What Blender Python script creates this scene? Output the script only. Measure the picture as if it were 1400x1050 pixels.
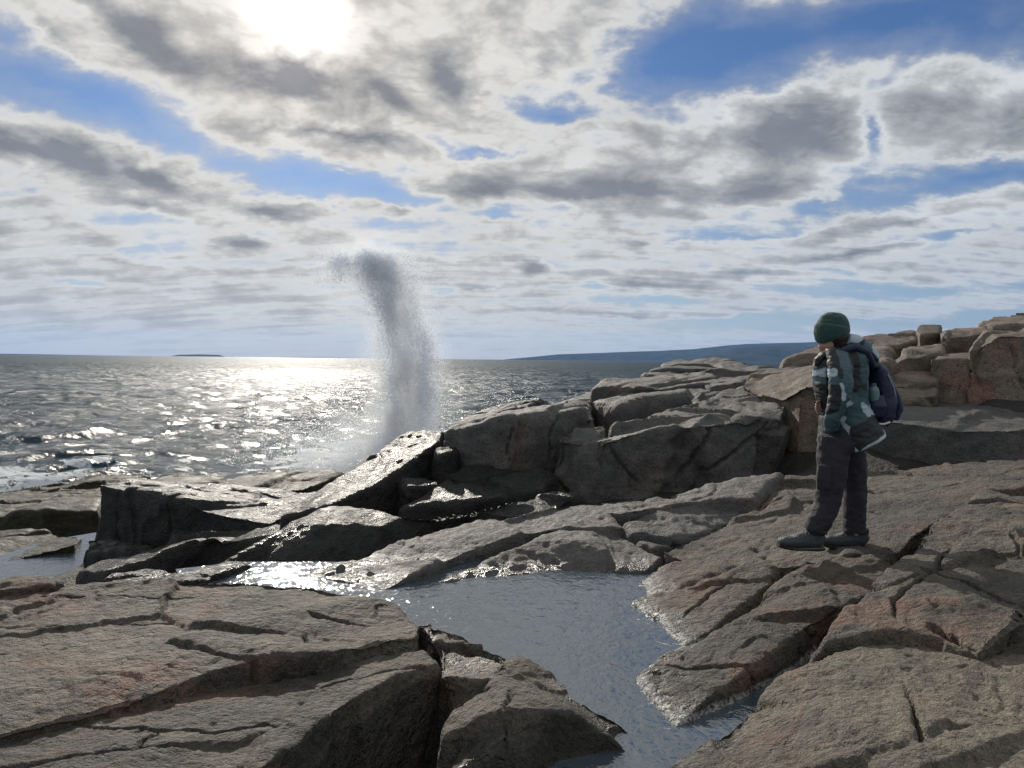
import bpy, math, random
import numpy as np
from mathutils import Vector, Matrix
from mathutils.geometry import delaunay_2d_cdt

SC = bpy.context.scene
COL = SC.collection
for o in list(bpy.data.objects):
    bpy.data.objects.remove(o)
R = math.radians

# ------------------------------------------------------------------ camera
H = 5.0                       # eye height above the sea (sea level is z = 0)
FPX = 971.0                   # focal length in pixels of the 1400 px wide picture
PITCH, ROLL = R(1.975), R(0.6)
f0 = Vector((0, math.cos(PITCH), -math.sin(PITCH)))
R0 = Vector((1, 0, 0)); U0 = R0.cross(f0)
CR = math.cos(ROLL) * R0 + math.sin(ROLL) * U0
CU = math.cos(ROLL) * U0 - math.sin(ROLL) * R0
cam_data = bpy.data.cameras.new('camera')
cam_data.sensor_width = 36.0
cam_data.lens = FPX / 1400 * 36
cam_data.clip_start = 0.05
cam_data.clip_end = 80000
cam = bpy.data.objects.new('camera', cam_data)
COL.objects.link(cam)
m = Matrix.Identity(4)
for i in range(3):
    m[i][0] = CR[i]; m[i][1] = CU[i]; m[i][2] = -f0[i]
m.translation = (0, 0, H)
cam.matrix_world = m
SC.camera = cam

def ray(px, py):
    return f0 + CR * ((px - 700) / FPX) + CU * ((525 - py) / FPX)

def P(px, py, v):
    """A point of the place: v > 0 is its distance north of the camera, v < 0 its height below the eye."""
    r = ray(px, py)
    s = v / r.y if v > 0 else v / r.z
    return Vector((r.x * s, r.y * s, H + r.z * s))

# ------------------------------------------------------------------ sun, sky, exposure
sun_dir = ray(405, 2).normalized()
SUN_EL = math.asin(sun_dir.z)
SUN_AZ = math.atan2(sun_dir.x, sun_dir.y)          # clockwise from +Y
SC.view_settings.view_transform = 'Standard'
SC.view_settings.look = 'None'
SC.view_settings.exposure = 0.0
SC.view_settings.gamma = 1.0
SC.view_settings.use_curve_mapping = False
SC.cycles.max_bounces = 6
SC.cycles.volume_bounces = 1
SC.cycles.sample_clamp_indirect = 4.0
SC.cycles.volume_step_rate = 1.0
SC.cycles.use_denoising = True

sl = bpy.data.lights.new('sun', 'SUN')
sl.energy = 4.2
sl.angle = R(0.6)
sl.color = (1.0, 0.93, 0.82)
so = bpy.data.objects.new('sun', sl)
so.rotation_euler = sun_dir.to_track_quat('Z', 'Y').to_euler()
so.location = (0, 0, 60)
COL.objects.link(so)


class NT:
    """Small helper that writes shader nodes."""
    def __init__(self, tree):
        self.t = tree
    def node(self, typ, **kw):
        n = self.t.nodes.new(typ)
        for k, v in kw.items():
            setattr(n, k, v)
        return n
    def put(self, sock, v):
        if isinstance(v, bpy.types.NodeSocket):
            self.t.links.new(v, sock)
        elif v is not None:
            sock.default_value = v
    def m(self, op, a, b=None, c=None, clamp=False):
        n = self.node('ShaderNodeMath', operation=op, use_clamp=clamp)
        for s, v in zip(n.inputs, (a, b, c)):
            self.put(s, v)
        return n.outputs[0]
    def v(self, op, a, b=None, scale=None):
        n = self.node('ShaderNodeVectorMath', operation=op)
        self.put(n.inputs[0], a)
        if b is not None: self.put(n.inputs[1], b)
        if scale is not None: self.put(n.inputs['Scale'], scale)
        return n.outputs['Value'] if op in ('LENGTH', 'DISTANCE', 'DOT_PRODUCT') else n.outputs['Vector']
    def xyz(self, x, y, z):
        n = self.node('ShaderNodeCombineXYZ')
        for s, v in zip(n.inputs, (x, y, z)): self.put(s, v)
        return n.outputs[0]
    def sep(self, v):
        n = self.node('ShaderNodeSeparateXYZ'); self.put(n.inputs[0], v)
        return n.outputs
    def noise(self, vec, scale, detail=4, rough=0.5, lac=2.0, dist=0.0, color=False):
        n = self.node('ShaderNodeTexNoise')
        self.put(n.inputs['Vector'], vec); self.put(n.inputs['Scale'], scale)
        n.inputs['Detail'].default_value = detail
        n.inputs['Roughness'].default_value = rough
        n.inputs['Lacunarity'].default_value = lac
        n.inputs['Distortion'].default_value = dist
        return n.outputs['Color' if color else 'Fac']
    def voro(self, vec, scale, feature='F1', rnd=1.0, out='Distance'):
        n = self.node('ShaderNodeTexVoronoi', feature=feature)
        self.put(n.inputs['Vector'], vec); self.put(n.inputs['Scale'], scale)
        n.inputs['Randomness'].default_value = rnd
        return n.outputs[out]
    def step(self, x, a, b, lo=0.0, hi=1.0):
        n = self.node('ShaderNodeMapRange', interpolation_type='SMOOTHSTEP')
        for i, v in enumerate((x, a, b, lo, hi)): self.put(n.inputs[i], v)
        return n.outputs[0]
    def lin(self, x, a, b, lo=0.0, hi=1.0):
        n = self.node('ShaderNodeMapRange')
        for i, v in enumerate((x, a, b, lo, hi)): self.put(n.inputs[i], v)
        return n.outputs[0]
    def mix(self, f, a, b, blend='MIX'):
        n = self.node('ShaderNodeMix', data_type='RGBA', blend_type=blend)
        self.put(n.inputs[0], f)
        for s, v in ((n.inputs[6], a), (n.inputs[7], b)):
            self.put(s, (*v, 1.0) if isinstance(v, tuple) and len(v) == 3 else v)
        return n.outputs[2]
    def bump(self, h, dist, strength=1.0, normal=None):
        n = self.node('ShaderNodeBump')
        self.put(n.inputs['Height'], h)
        n.inputs['Distance'].default_value = dist
        self.put(n.inputs['Strength'], strength)
        if normal is not None: self.put(n.inputs['Normal'], normal)
        return n.outputs[0]

# sky: clear Nishita sky with broken cloud, thinner where the photograph's blue gaps are
world = bpy.data.worlds.new('World')
SC.world = world
world.use_nodes = True
world.cycles.sampling_method = 'MANUAL'
world.cycles.sample_map_resolution = 512
wt = world.node_tree
wt.nodes.clear()
W = NT(wt)

def azel(px, py):
    r = ray(px, py).normalized()
    return math.atan2(r.x, r.y), math.asin(r.z)

def build_sky():
    tc = W.node('ShaderNodeTexCoord').outputs['Generated']
    d = W.v('NORMALIZE', tc)
    x, y, z = W.sep(d)
    az = W.m('ARCTAN2', x, y)
    el = W.m('ARCSINE', z)
    sky = W.node('ShaderNodeTexSky', sky_type='NISHITA', sun_disc=False)
    sky.sun_elevation = SUN_EL
    sky.sun_rotation = SUN_AZ
    sky.altitude = 0
    sky.air_density = 1.0
    sky.dust_density = 0.2
    sky.ozone_density = 2.5
    # cloud-layer coordinates (a slab of cloud overhead, seen in perspective)
    zk = W.m('DIVIDE', 1.0, W.m('ADD', W.m('MAXIMUM', z, 0.0), 0.17))
    q = W.v('MULTIPLY', W.xyz(W.m('MULTIPLY', x, zk), W.m('MULTIPLY', y, zk), 0.0), (1.0, 1.25, 1.0))
    E = W.xyz(az, el, 0.0)
    zk2 = W.m('DIVIDE', 1.0, W.m('ADD', W.m('MAXIMUM', z, 0.0), 0.40))
    p = W.v('MULTIPLY', W.xyz(W.m('MULTIPLY', x, zk2), W.m('MULTIPLY', y, zk2), W.m('MULTIPLY', z, 0.6)), (1.0, 1.15, 1.0))
    wv = W.v('SUBTRACT', W.noise(p, 3.4, 6, 0.62, color=True), (0.5, 0.5, 0.5))
    # warp shrinks towards the horizon, as perspective shrinks the cloud
    wamp = W.lin(z, 0.0, 0.45, 0.25, 1.0)
    Ew = W.v('ADD', E, W.v('MULTIPLY', W.v('SCALE', wv, scale=wamp), (0.26, 0.15, 0.0)))

    def blobs(items, vec, grow=1.0):
        acc = None
        for (px, py, rx, ry, rot, amp) in items:
            a, e = azel(px, py)
            mp = W.node('ShaderNodeMapping', vector_type='TEXTURE')
            W.put(mp.inputs[0], vec)
            mp.inputs['Location'].default_value = (a, e, 0)
            mp.inputs['Rotation'].default_value = (0, 0, R(-rot))
            mp.inputs['Scale'].default_value = (rx * grow / FPX, ry * grow / FPX, 1)
            g = W.node('ShaderNodeTexGradient', gradient_type='QUADRATIC_SPHERE')
            W.put(g.inputs[0], mp.outputs[0])
            acc = W.m('MULTIPLY_ADD', g.outputs['Fac'], amp * 1.15, acc if acc is not None else 0.0)
        return acc
    # (px, py, half width, half height, clockwise tilt, amount): where the cloud thins, thickens and piles up
    gaps = [(110, 128, 250, 62, 10, -2.0), (1230, 25, 420, 85, 2, -2.4), (930, 75, 120, 120, 25, -2.0), (1000, 40, 200, 80, 0, -1.2),
            (765, 145, 130, 32, 4, -1.5), (400, 245, 170, 42, 10, -1.7), (1330, 238, 260, 34, -8, -1.8), (1130, 272, 120, 18, -12, -0.7), (1075, 180, 60, 50, 0, 0.0),
            (1215, 165, 36, 80, 10, -1.0), (530, 268, 150, 34, 6, -1.3), (650, 205, 120, 12, 4, -0.9), (690, 300, 80, 14, 10, -0.8),
            (1250, 395, 330, 16, 2, -0.9), (1290, 440, 420, 20, 0, -1.3), (980, 440, 260, 14, 0, -1.1), (860, 410, 200, 10, 0, -0.7),
            (100, 388, 260, 8, 3, -0.5), (1000, 318, 240, 12, -4, -0.8), (1330, 325, 200, 10, 0, -0.6), (640, 470, 500, 10, 0, -0.5)]
    mass = [(1080, 150, 190, 90, 14, 0.7), (1300, 135, 170, 80, 8, 0.75), (800, 60, 160, 110, -8, 0.3), (600, 70, 380, 110, 0, 0.35),
            (300, 60, 420, 110, 14, 0.4), (100, 225, 230, 50, 8, 0.6), (430, 190, 420, 30, 2, 0.5),
            (800, 245, 380, 50, 4, 0.5), (565, 290, 62, 20, 0, 1.1), (600, 285, 28, 12, 0, 0.5), (1190, 295, 420, 26, -6, 0.4), (420, 285, 90, 26, 6, 0.9), (470, 248, 30, 9, 0, 1.0),
            (150, 410, 560, 90, 0, 0.35), (560, 350, 120, 20, 0, 0.4)]
    dark = [(200, 42, 120, 40, 30, 1.5), (390, 100, 95, 36, 4, 1.6), (520, 128, 80, 30, 28, 1.2), (622, 118, 75, 44, 32, 1.5),
            (80, 222, 160, 32, 8, 1.5), (205, 238, 70, 24, 15, 1.1), (215, 292, 110, 18, 2, 1.2), (336, 330, 52, 15, 0, 1.9),
            (375, 290, 70, 18, 10, 1.2), (1060, 190, 190, 85, 16, 1.7), (820, 268, 270, 26, 5, 1.5), (1030, 262, 120, 26, -4, 1.2),
            (725, 366, 32, 15, 5, 2.0), (880, 386, 130, 13, 3, 1.2), (1010, 376, 120, 18, -2, 1.4), (650, 392, 130, 10, 0, 1.2),
            (820, 428, 240, 9, 0, 1.2), (450, 186, 200, 14, 3, 0.7), (60, 40, 90, 40, 20, 0.7), (770, 95, 45, 20, 0, 0.7),
            (1380, 170, 90, 50, 10, 0.7), (880, 330, 70, 10, 0, 1.0), (1180, 345, 240, 9, -3, 0.8), (1250, 300, 200, 12, -5, 0.7), (470, 372, 120, 9, 0, 0.6), (180, 360, 200, 10, 2, 0.5)]
    n1 = W.noise(p, 5.6, 9, 0.61, dist=0.3)
    n2 = W.noise(W.v('MULTIPLY', q, (0.50, 1.6, 1.0)), 3.2, 6, 0.55)
    puff = W.m('ABSOLUTE', W.m('SUBTRACT', W.noise(W.v('ADD', p, (1.7, 4.2, 0.3)), 12.0, 3, 0.5), 0.5))
    low = W.step(el, 0.05, 0.30)
    det = W.m('MULTIPLY_ADD', W.m('SUBTRACT', n1, 0.5), W.lin(low, 0.0, 1.0, 1.3, 2.5), W.m('MULTIPLY', W.m('SUBTRACT', n2, 0.5), W.lin(low, 0.0, 1.0, 2.6, 0.8)))
    det = W.m('ADD', det, W.m('MULTIPLY', W.m('SUBTRACT', 0.12, puff), 1.6))
    Ed = W.v('ADD', E, W.v('MULTIPLY', W.v('SCALE', wv, scale=wamp), (0.20, 0.12, 0.0)))
    field = W.m('ADD', W.m('ADD', W.m('ADD', 0.60, blobs(gaps, Ew)), W.m('ADD', blobs(mass, Ew), W.m('MULTIPLY', blobs(dark, Ed, 1.05), 0.92))), det)
    dens = W.m('ADD', W.m('MULTIPLY', W.step(field, -0.10, 0.80), 0.66), W.m('MULTIPLY', W.step(field, -1.5, 0.8), 0.34))
    # light comes through the thin cloud; thick cloud shows its grey shaded side
    thick = W.m('ADD', W.m('MULTIPLY', W.step(field, 0.55, 1.35), 0.38), W.m('MULTIPLY', W.step(field, 1.0, 1.95), 0.62))
    # angle from the sun brightens thin cloud (forward scattering)
    ca = W.v('DOT_PRODUCT', d, tuple(sun_dir))
    ang = W.m('ARCCOSINE', W.m('MINIMUM', ca, 0.99999))
    g1 = W.m('POWER', 2.718, W.m('MULTIPLY', W.m('POWER', W.m('DIVIDE', ang, 0.052), 2.0), -1.0))
    g2 = W.m('POWER', 2.718, W.m('DIVIDE', ang, -0.30))
    g3 = W.m('POWER', 2.718, W.m('DIVIDE', ang, -0.75))
    rim = W.m('MULTIPLY', W.m('MULTIPLY', W.step(field, 0.20, 0.60), W.step(field, 1.15, 0.70)), 0.15)
    lum = W.m('ADD', W.m('MULTIPLY_ADD', g2, 0.20, 0.53), W.m('MULTIPLY_ADD', W.m('SUBTRACT', n1, 0.5), -0.35, rim))
    bright = W.v('SCALE', W.mix(W.step(g3, 0.25, 0.8), (0.95, 0.985, 1.0), (1.0, 0.972, 0.915)), scale=W.m('MAXIMUM', lum, 0.25))
    grey = W.v('SCALE', W.mix(g2, (0.200, 0.218, 0.250), (0.26, 0.27, 0.295)), scale=W.m('MULTIPLY_ADD', W.m('SUBTRACT', n1, 0.5), -1.0, 1.0))
    cloud = W.mix(thick, bright, grey)
    cloud = W.v('ADD', cloud, W.v('SCALE', (1.0, 0.95, 0.86), scale=W.m('MULTIPLY', g1, W.m('SUBTRACT', 1.15, thick))))
    g4 = W.m('POWER', 2.718, W.m('MULTIPLY', W.m('POWER', W.m('DIVIDE', ang, 0.16), 2.0), -1.0))
    cloud = W.v('ADD', cloud, W.v('SCALE', (0.06, 0.034, 0.008), scale=g4))
    blue = W.v('MULTIPLY', sky.outputs[0], (0.040, 0.053, 0.072))
    # low veil of sea haze along the horizon
    veil = W.m('POWER', 2.718, W.m('MULTIPLY', W.m('MAXIMUM', el, 0.0), -11.0))
    hazec = W.mix(W.step(g3, 0.22, 0.62), (0.29, 0.38, 0.51), (0.56, 0.56, 0.53))
    out = W.mix(dens, blue, cloud)
    out = W.mix(W.m('MULTIPLY', veil, 0.85), out, hazec)
    out = W.v('SCALE', out, scale=10.0)
    bg = W.node('ShaderNodeBackground')
    W.put(bg.inputs[0], out)
    bg.inputs[1].default_value = 0.1
    o = W.node('ShaderNodeOutputWorld')
    wt.links.new(bg.outputs[0], o.inputs[0])
build_sky()

# ------------------------------------------------------------------ numeric noise
rng = np.random.default_rng(11)
_perm = rng.permutation(256)
_perm = np.concatenate([_perm, _perm, _perm]).astype(np.int32)
_g = rng.normal(size=(256, 3)); _g /= np.linalg.norm(_g, axis=1)[:, None]
_g = _g.astype(np.float32)

def perlin(p):
    p = np.asarray(p, np.float32)
    i = np.floor(p).astype(np.int32); f = p - i
    i &= 255
    u = f * f * f * (f * (f * 6 - 15) + 10)
    res = 0
    for dx in (0, 1):
        a = _perm[i[:, 0] + dx]
        wx = u[:, 0] if dx else 1 - u[:, 0]
        for dy in (0, 1):
            b = _perm[a + i[:, 1] + dy]
            wy = wx * (u[:, 1] if dy else 1 - u[:, 1])
            for dz in (0, 1):
                g = _g[_perm[b + i[:, 2] + dz]]
                w = wy * (u[:, 2] if dz else 1 - u[:, 2])
                res = res + w * (g[:, 0] * (f[:, 0] - dx) + g[:, 1] * (f[:, 1] - dy) + g[:, 2] * (f[:, 2] - dz))
    return res

def fbm(p, octv=4, gain=0.5, lac=2.03):
    a, s, r = 1.0, 1.0, 0
    for k in range(octv):
        r = r + a * perlin(p * s + 17.3 * k)
        a *= gain; s *= lac
    return r

def sstep(x, a, b):
    t = np.clip((x - a) / (b - a), 0, 1)
    return t * t * (3 - 2 * t)

# ------------------------------------------------------------------ object helpers
def tag(o, label=None, cat=None, group=None, kind=None):
    if label: o['label'] = label
    if cat: o['category'] = cat
    if group: o['group'] = group
    if kind: o['kind'] = kind
    return o

def np_mesh(name, co, faces, smooth=True):
    """Mesh from numpy vertices and an (n,3) or (n,4) face array."""
    me = bpy.data.meshes.new(name)
    n, k = faces.shape
    me.vertices.add(len(co)); me.vertices.foreach_set('co', np.ascontiguousarray(co, np.float32).ravel())
    me.loops.add(n * k); me.loops.foreach_set('vertex_index', np.ascontiguousarray(faces, np.int32).ravel())
    me.polygons.add(n); me.polygons.foreach_set('loop_start', np.arange(0, n * k, k, dtype=np.int32))
    me.update(calc_edges=True)
    if smooth: me.shade_smooth()
    return me

def link(name, me, mat=None, parent=None, loc=None):
    o = bpy.data.objects.new(name, me)
    COL.objects.link(o)
    if mat: me.materials.append(mat)
    if loc is not None: o.location = loc
    if parent: o.parent = parent
    return o

def empty(name, loc=(0, 0, 0)):
    o = bpy.data.objects.new(name, None); COL.objects.link(o); o.location = loc
    return o

def pydata(name, verts, faces):
    me = bpy.data.meshes.new(name); me.from_pydata([tuple(v) for v in verts], [], faces); me.update()
    return me

_tmp = [None]
def voxel(me, size):
    """Voxel-remesh a closed mesh; returns vertices, quads, normals."""
    o = bpy.data.objects.new('tmp', me); COL.objects.link(o)
    md = o.modifiers.new('r', 'REMESH'); md.mode = 'VOXEL'; md.voxel_size = size; md.adaptivity = 0
    dg = bpy.context.evaluated_depsgraph_get()
    ev = o.evaluated_get(dg); em = ev.to_mesh()
    co = np.empty(len(em.vertices) * 3, np.float32); em.vertices.foreach_get('co', co)
    lv = np.empty(len(em.loops), np.int32); em.loops.foreach_get('vertex_index', lv)
    lt = np.empty(len(em.polygons), np.int32); em.polygons.foreach_get('loop_total', lt)
    ev.to_mesh_clear()
    bpy.data.objects.remove(o); bpy.data.meshes.remove(me)
    co = co.reshape(-1, 3)
    if (lt == 4).all():
        fs = lv.reshape(-1, 4)
    else:
        st = np.concatenate([[0], np.cumsum(lt)[:-1]])
        fs = np.array([[lv[s], lv[s + 1], lv[s + 2], lv[s + t - 1]] for s, t in zip(st, lt)], np.int32)
    return co, fs

def laplace(co, fs, it, lam=0.5):
    e = np.concatenate([fs[:, [0, 1]], fs[:, [1, 2]], fs[:, [2, 3]], fs[:, [3, 0]]])
    e = np.concatenate([e, e[:, ::-1]])
    n = len(co)
    deg = np.bincount(e[:, 0], minlength=n).astype(np.float32); deg[deg == 0] = 1
    for _ in range(it):
        s = np.stack([np.bincount(e[:, 0], co[e[:, 1], k], n) for k in range(3)], 1) / deg[:, None]
        co = co + lam * (s - co)
    return co.astype(np.float32)

def normals(co, fs):
    a = np.cross(co[fs[:, 2]] - co[fs[:, 0]], co[fs[:, 3]] - co[fs[:, 1]])
    n = np.stack([sum(np.bincount(fs[:, j], a[:, k], len(co)) for j in range(4)) for k in range(3)], 1)
    return (n / (np.linalg.norm(n, axis=1)[:, None] + 1e-12)).astype(np.float32)

# ------------------------------------------------------------------ materials
def new_mat(name):
    mt = bpy.data.materials.new(name); mt.use_nodes = True
    mt.node_tree.nodes.clear()
    n = NT(mt.node_tree)
    bs = n.node('ShaderNodeBsdfPrincipled')
    out = n.node('ShaderNodeOutputMaterial')
    mt.node_tree.links.new(bs.outputs[0], out.inputs[0])
    return mt, n, bs, out

def rock_mat(name, ca, cb, tint, tint_amt, rough, wet=0.0, pit=1.0, spec=0.5, weed=0.0, bmp=1.0, pale_band=0.0):
    mt, n, bs, out = new_mat(name)
    g = n.node('ShaderNodeNewGeometry').outputs['Position']
    big = n.noise(g, 0.9, 5, 0.6)
    mid = n.noise(g, 4.5, 6, 0.62)
    fine = n.noise(g, 38.0, 4, 0.65)
    grit = n.noise(g, 150.0, 2, 0.6)
    col = n.mix(n.step(n.m('ADD', n.m('MULTIPLY', big, 0.55), n.m('MULTIPLY', mid, 0.45)), 0.38, 0.62), ca, cb)
    tmask = n.m('MULTIPLY', n.step(n.noise(n.v('ADD', g, (7.1, 3.3, 1.9)), 1.5, 6, 0.66), 0.52, 0.68), tint_amt)
    col = n.mix(tmask, col, tint)
    dk = n.step(n.noise(n.v('ADD', g, (3.1, 9.3, 4.9)), 17.0, 6, 0.75), 0.52, 0.66)
    col = n.mix(n.m('MULTIPLY', dk, 0.78), col, tuple(c * 0.30 for c in ca))
    pale = n.step(n.noise(n.v('ADD', g, (1.1, 5.3, 8.9)), 21.0, 4, 0.7), 0.60, 0.74)
    col = n.mix(n.m('MULTIPLY', pale, 0.35), col, tuple(min(1, c * 1.9) for c in cb))
    speck = n.lin(grit, 0.3, 0.7, 0.55, 1.45)
    col = n.v('SCALE', col, scale=n.m('MULTIPLY', speck, n.lin(fine, 0.3, 0.7, 0.62, 1.38)))
    # each slab weathers a little differently, and old water stains darken parts of it
    rnd = n.node('ShaderNodeObjectInfo').outputs['Random']
    stain = n.step(n.noise(n.v('ADD', g, (11.0, 2.0, 6.0)), 0.8, 7, 0.68), 0.50, 0.62)
    col = n.v('SCALE', col, scale=n.m('MULTIPLY', n.lin(rnd, 0.0, 1.0, 0.82, 1.18), n.lin(stain, 0.0, 1.0, 1.08, 0.66)))
    # relief: lumps, pits and grain
    lump = n.noise(n.v('MULTIPLY', g, (0.8, 1.0, 1.2)), 6.0, 8, 0.66)
    warp = n.v('ADD', g, n.v('SCALE', n.noise(g, 14.0, 3, 0.6, color=True), scale=0.09))
    pits = n.step(n.voro(warp, 24.0), 0.05, 0.38)
    pit2 = n.step(n.voro(n.v('ADD', warp, (5.0, 2.0, 1.0)), 62.0), 0.05, 0.42)
    pmask = n.step(n.noise(n.v('ADD', g, (4.4, 4.1, 2.2)), 2.6, 4, 0.65), 0.40, 0.62)
    hgt = n.m('MULTIPLY', lump, 0.045)
    hgt = n.m('ADD', hgt, n.m('MULTIPLY', fine, 0.026))
    hgt = n.m('ADD', hgt, n.m('MULTIPLY', grit, 0.006))
    hgt = n.m('ADD', hgt, n.m('MULTIPLY', n.m('MULTIPLY', pits, pmask), 0.015 * pit))
    hgt = n.m('ADD', hgt, n.m('MULTIPLY', pit2, 0.0045 * pit))
    nb = n.bump(hgt, bmp, 1.0)
    rg = n.lin(fine, 0.3, 0.7, rough - 0.08, rough + 0.10)
    # tide-pool splash zone: rock near the pool's water line is wet
    pz = n.sep(g)[2]
    if wet == 0:
        wl = n.m('ADD', pz, n.m('MULTIPLY', n.m('SUBTRACT', mid, 0.5), 0.10))
        wm = n.m('MULTIPLY', n.step(wl, POOL_Z + 0.075, POOL_Z + 0.03), n.step(n.sep(g)[1], 6.6, 6.0))
        col = n.mix(n.m('MULTIPLY', wm, 0.55), col, tuple(c * 0.35 for c in ca))
        rg = n.m('SUBTRACT', rg, n.m('MULTIPLY', wm, 0.42))
        if pale_band:      # broken pale colour in a narrow strip along the water line
            cl = n.m('ADD', pz, n.m('MULTIPLY', n.m('SUBTRACT', n.noise(g, 9.0, 5, 0.7), 0.5), 0.06))
            cm = n.m('MULTIPLY', n.step(cl, POOL_Z + 0.040, POOL_Z + 0.018), n.step(n.noise(g, 45.0, 3, 0.7), 0.36, 0.56))
            col = n.mix(n.m('MULTIPLY', cm, 0.9), col, (0.50, 0.50, 0.47))
    else:
        wn = n.step(n.noise(g, 2.2, 5, 0.65), 0.40, 0.62)
        rg = n.m('SUBTRACT', rg, n.m('MULTIPLY', wn, wet))
    n.put(bs.inputs['Base Color'], col)
    n.put(bs.inputs['Roughness'], rg)
    bs.inputs['Specular IOR Level'].default_value = spec
    n.put(bs.inputs['Normal'], nb)
    return mt

POOL_Z = H - 1.66
M = {}
M['dry'] = rock_mat('dry_granite', (0.050, 0.046, 0.037), (0.130, 0.110, 0.083), (0.175, 0.090, 0.064), 0.8, 0.76, bmp=1.4)
M['rim'] = rock_mat('rimmed_granite', (0.050, 0.046, 0.037), (0.130, 0.110, 0.083), (0.175, 0.090, 0.064), 0.8, 0.76, bmp=1.4, pale_band=1.0)
M['grey'] = rock_mat('grey_granite', (0.052, 0.050, 0.048), (0.098, 0.092, 0.084), (0.120, 0.078, 0.060), 0.45, 0.66, pit=0.4)
M['brown'] = rock_mat('brown_granite', (0.088, 0.070, 0.054), (0.165, 0.130, 0.098), (0.200, 0.100, 0.068), 0.8, 0.70, pit=0.3)
M['wet'] = rock_mat('wet_dark_rock', (0.018, 0.018, 0.018), (0.036, 0.034, 0.031), (0.030, 0.025, 0.020), 0.4, 0.50, wet=0.24, pit=0.8, spec=0.28, bmp=2.0)
M['weed'] = rock_mat('weedy_rock', (0.020, 0.017, 0.008), (0.060, 0.050, 0.024), (0.030, 0.026, 0.010), 0.6, 0.62, wet=0.14, pit=1.5, bmp=2.6, spec=0.28)
M['bed'] = rock_mat('dark_bedrock', (0.018, 0.018, 0.017), (0.036, 0.033, 0.028), (0.030, 0.025, 0.020), 0.4, 0.66, wet=0.10, pit=0.8, spec=0.3, bmp=1.8)

# ------------------------------------------------------------------ rocks
CTRL = []          # points of every rock top, for the bedrock beneath

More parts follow.
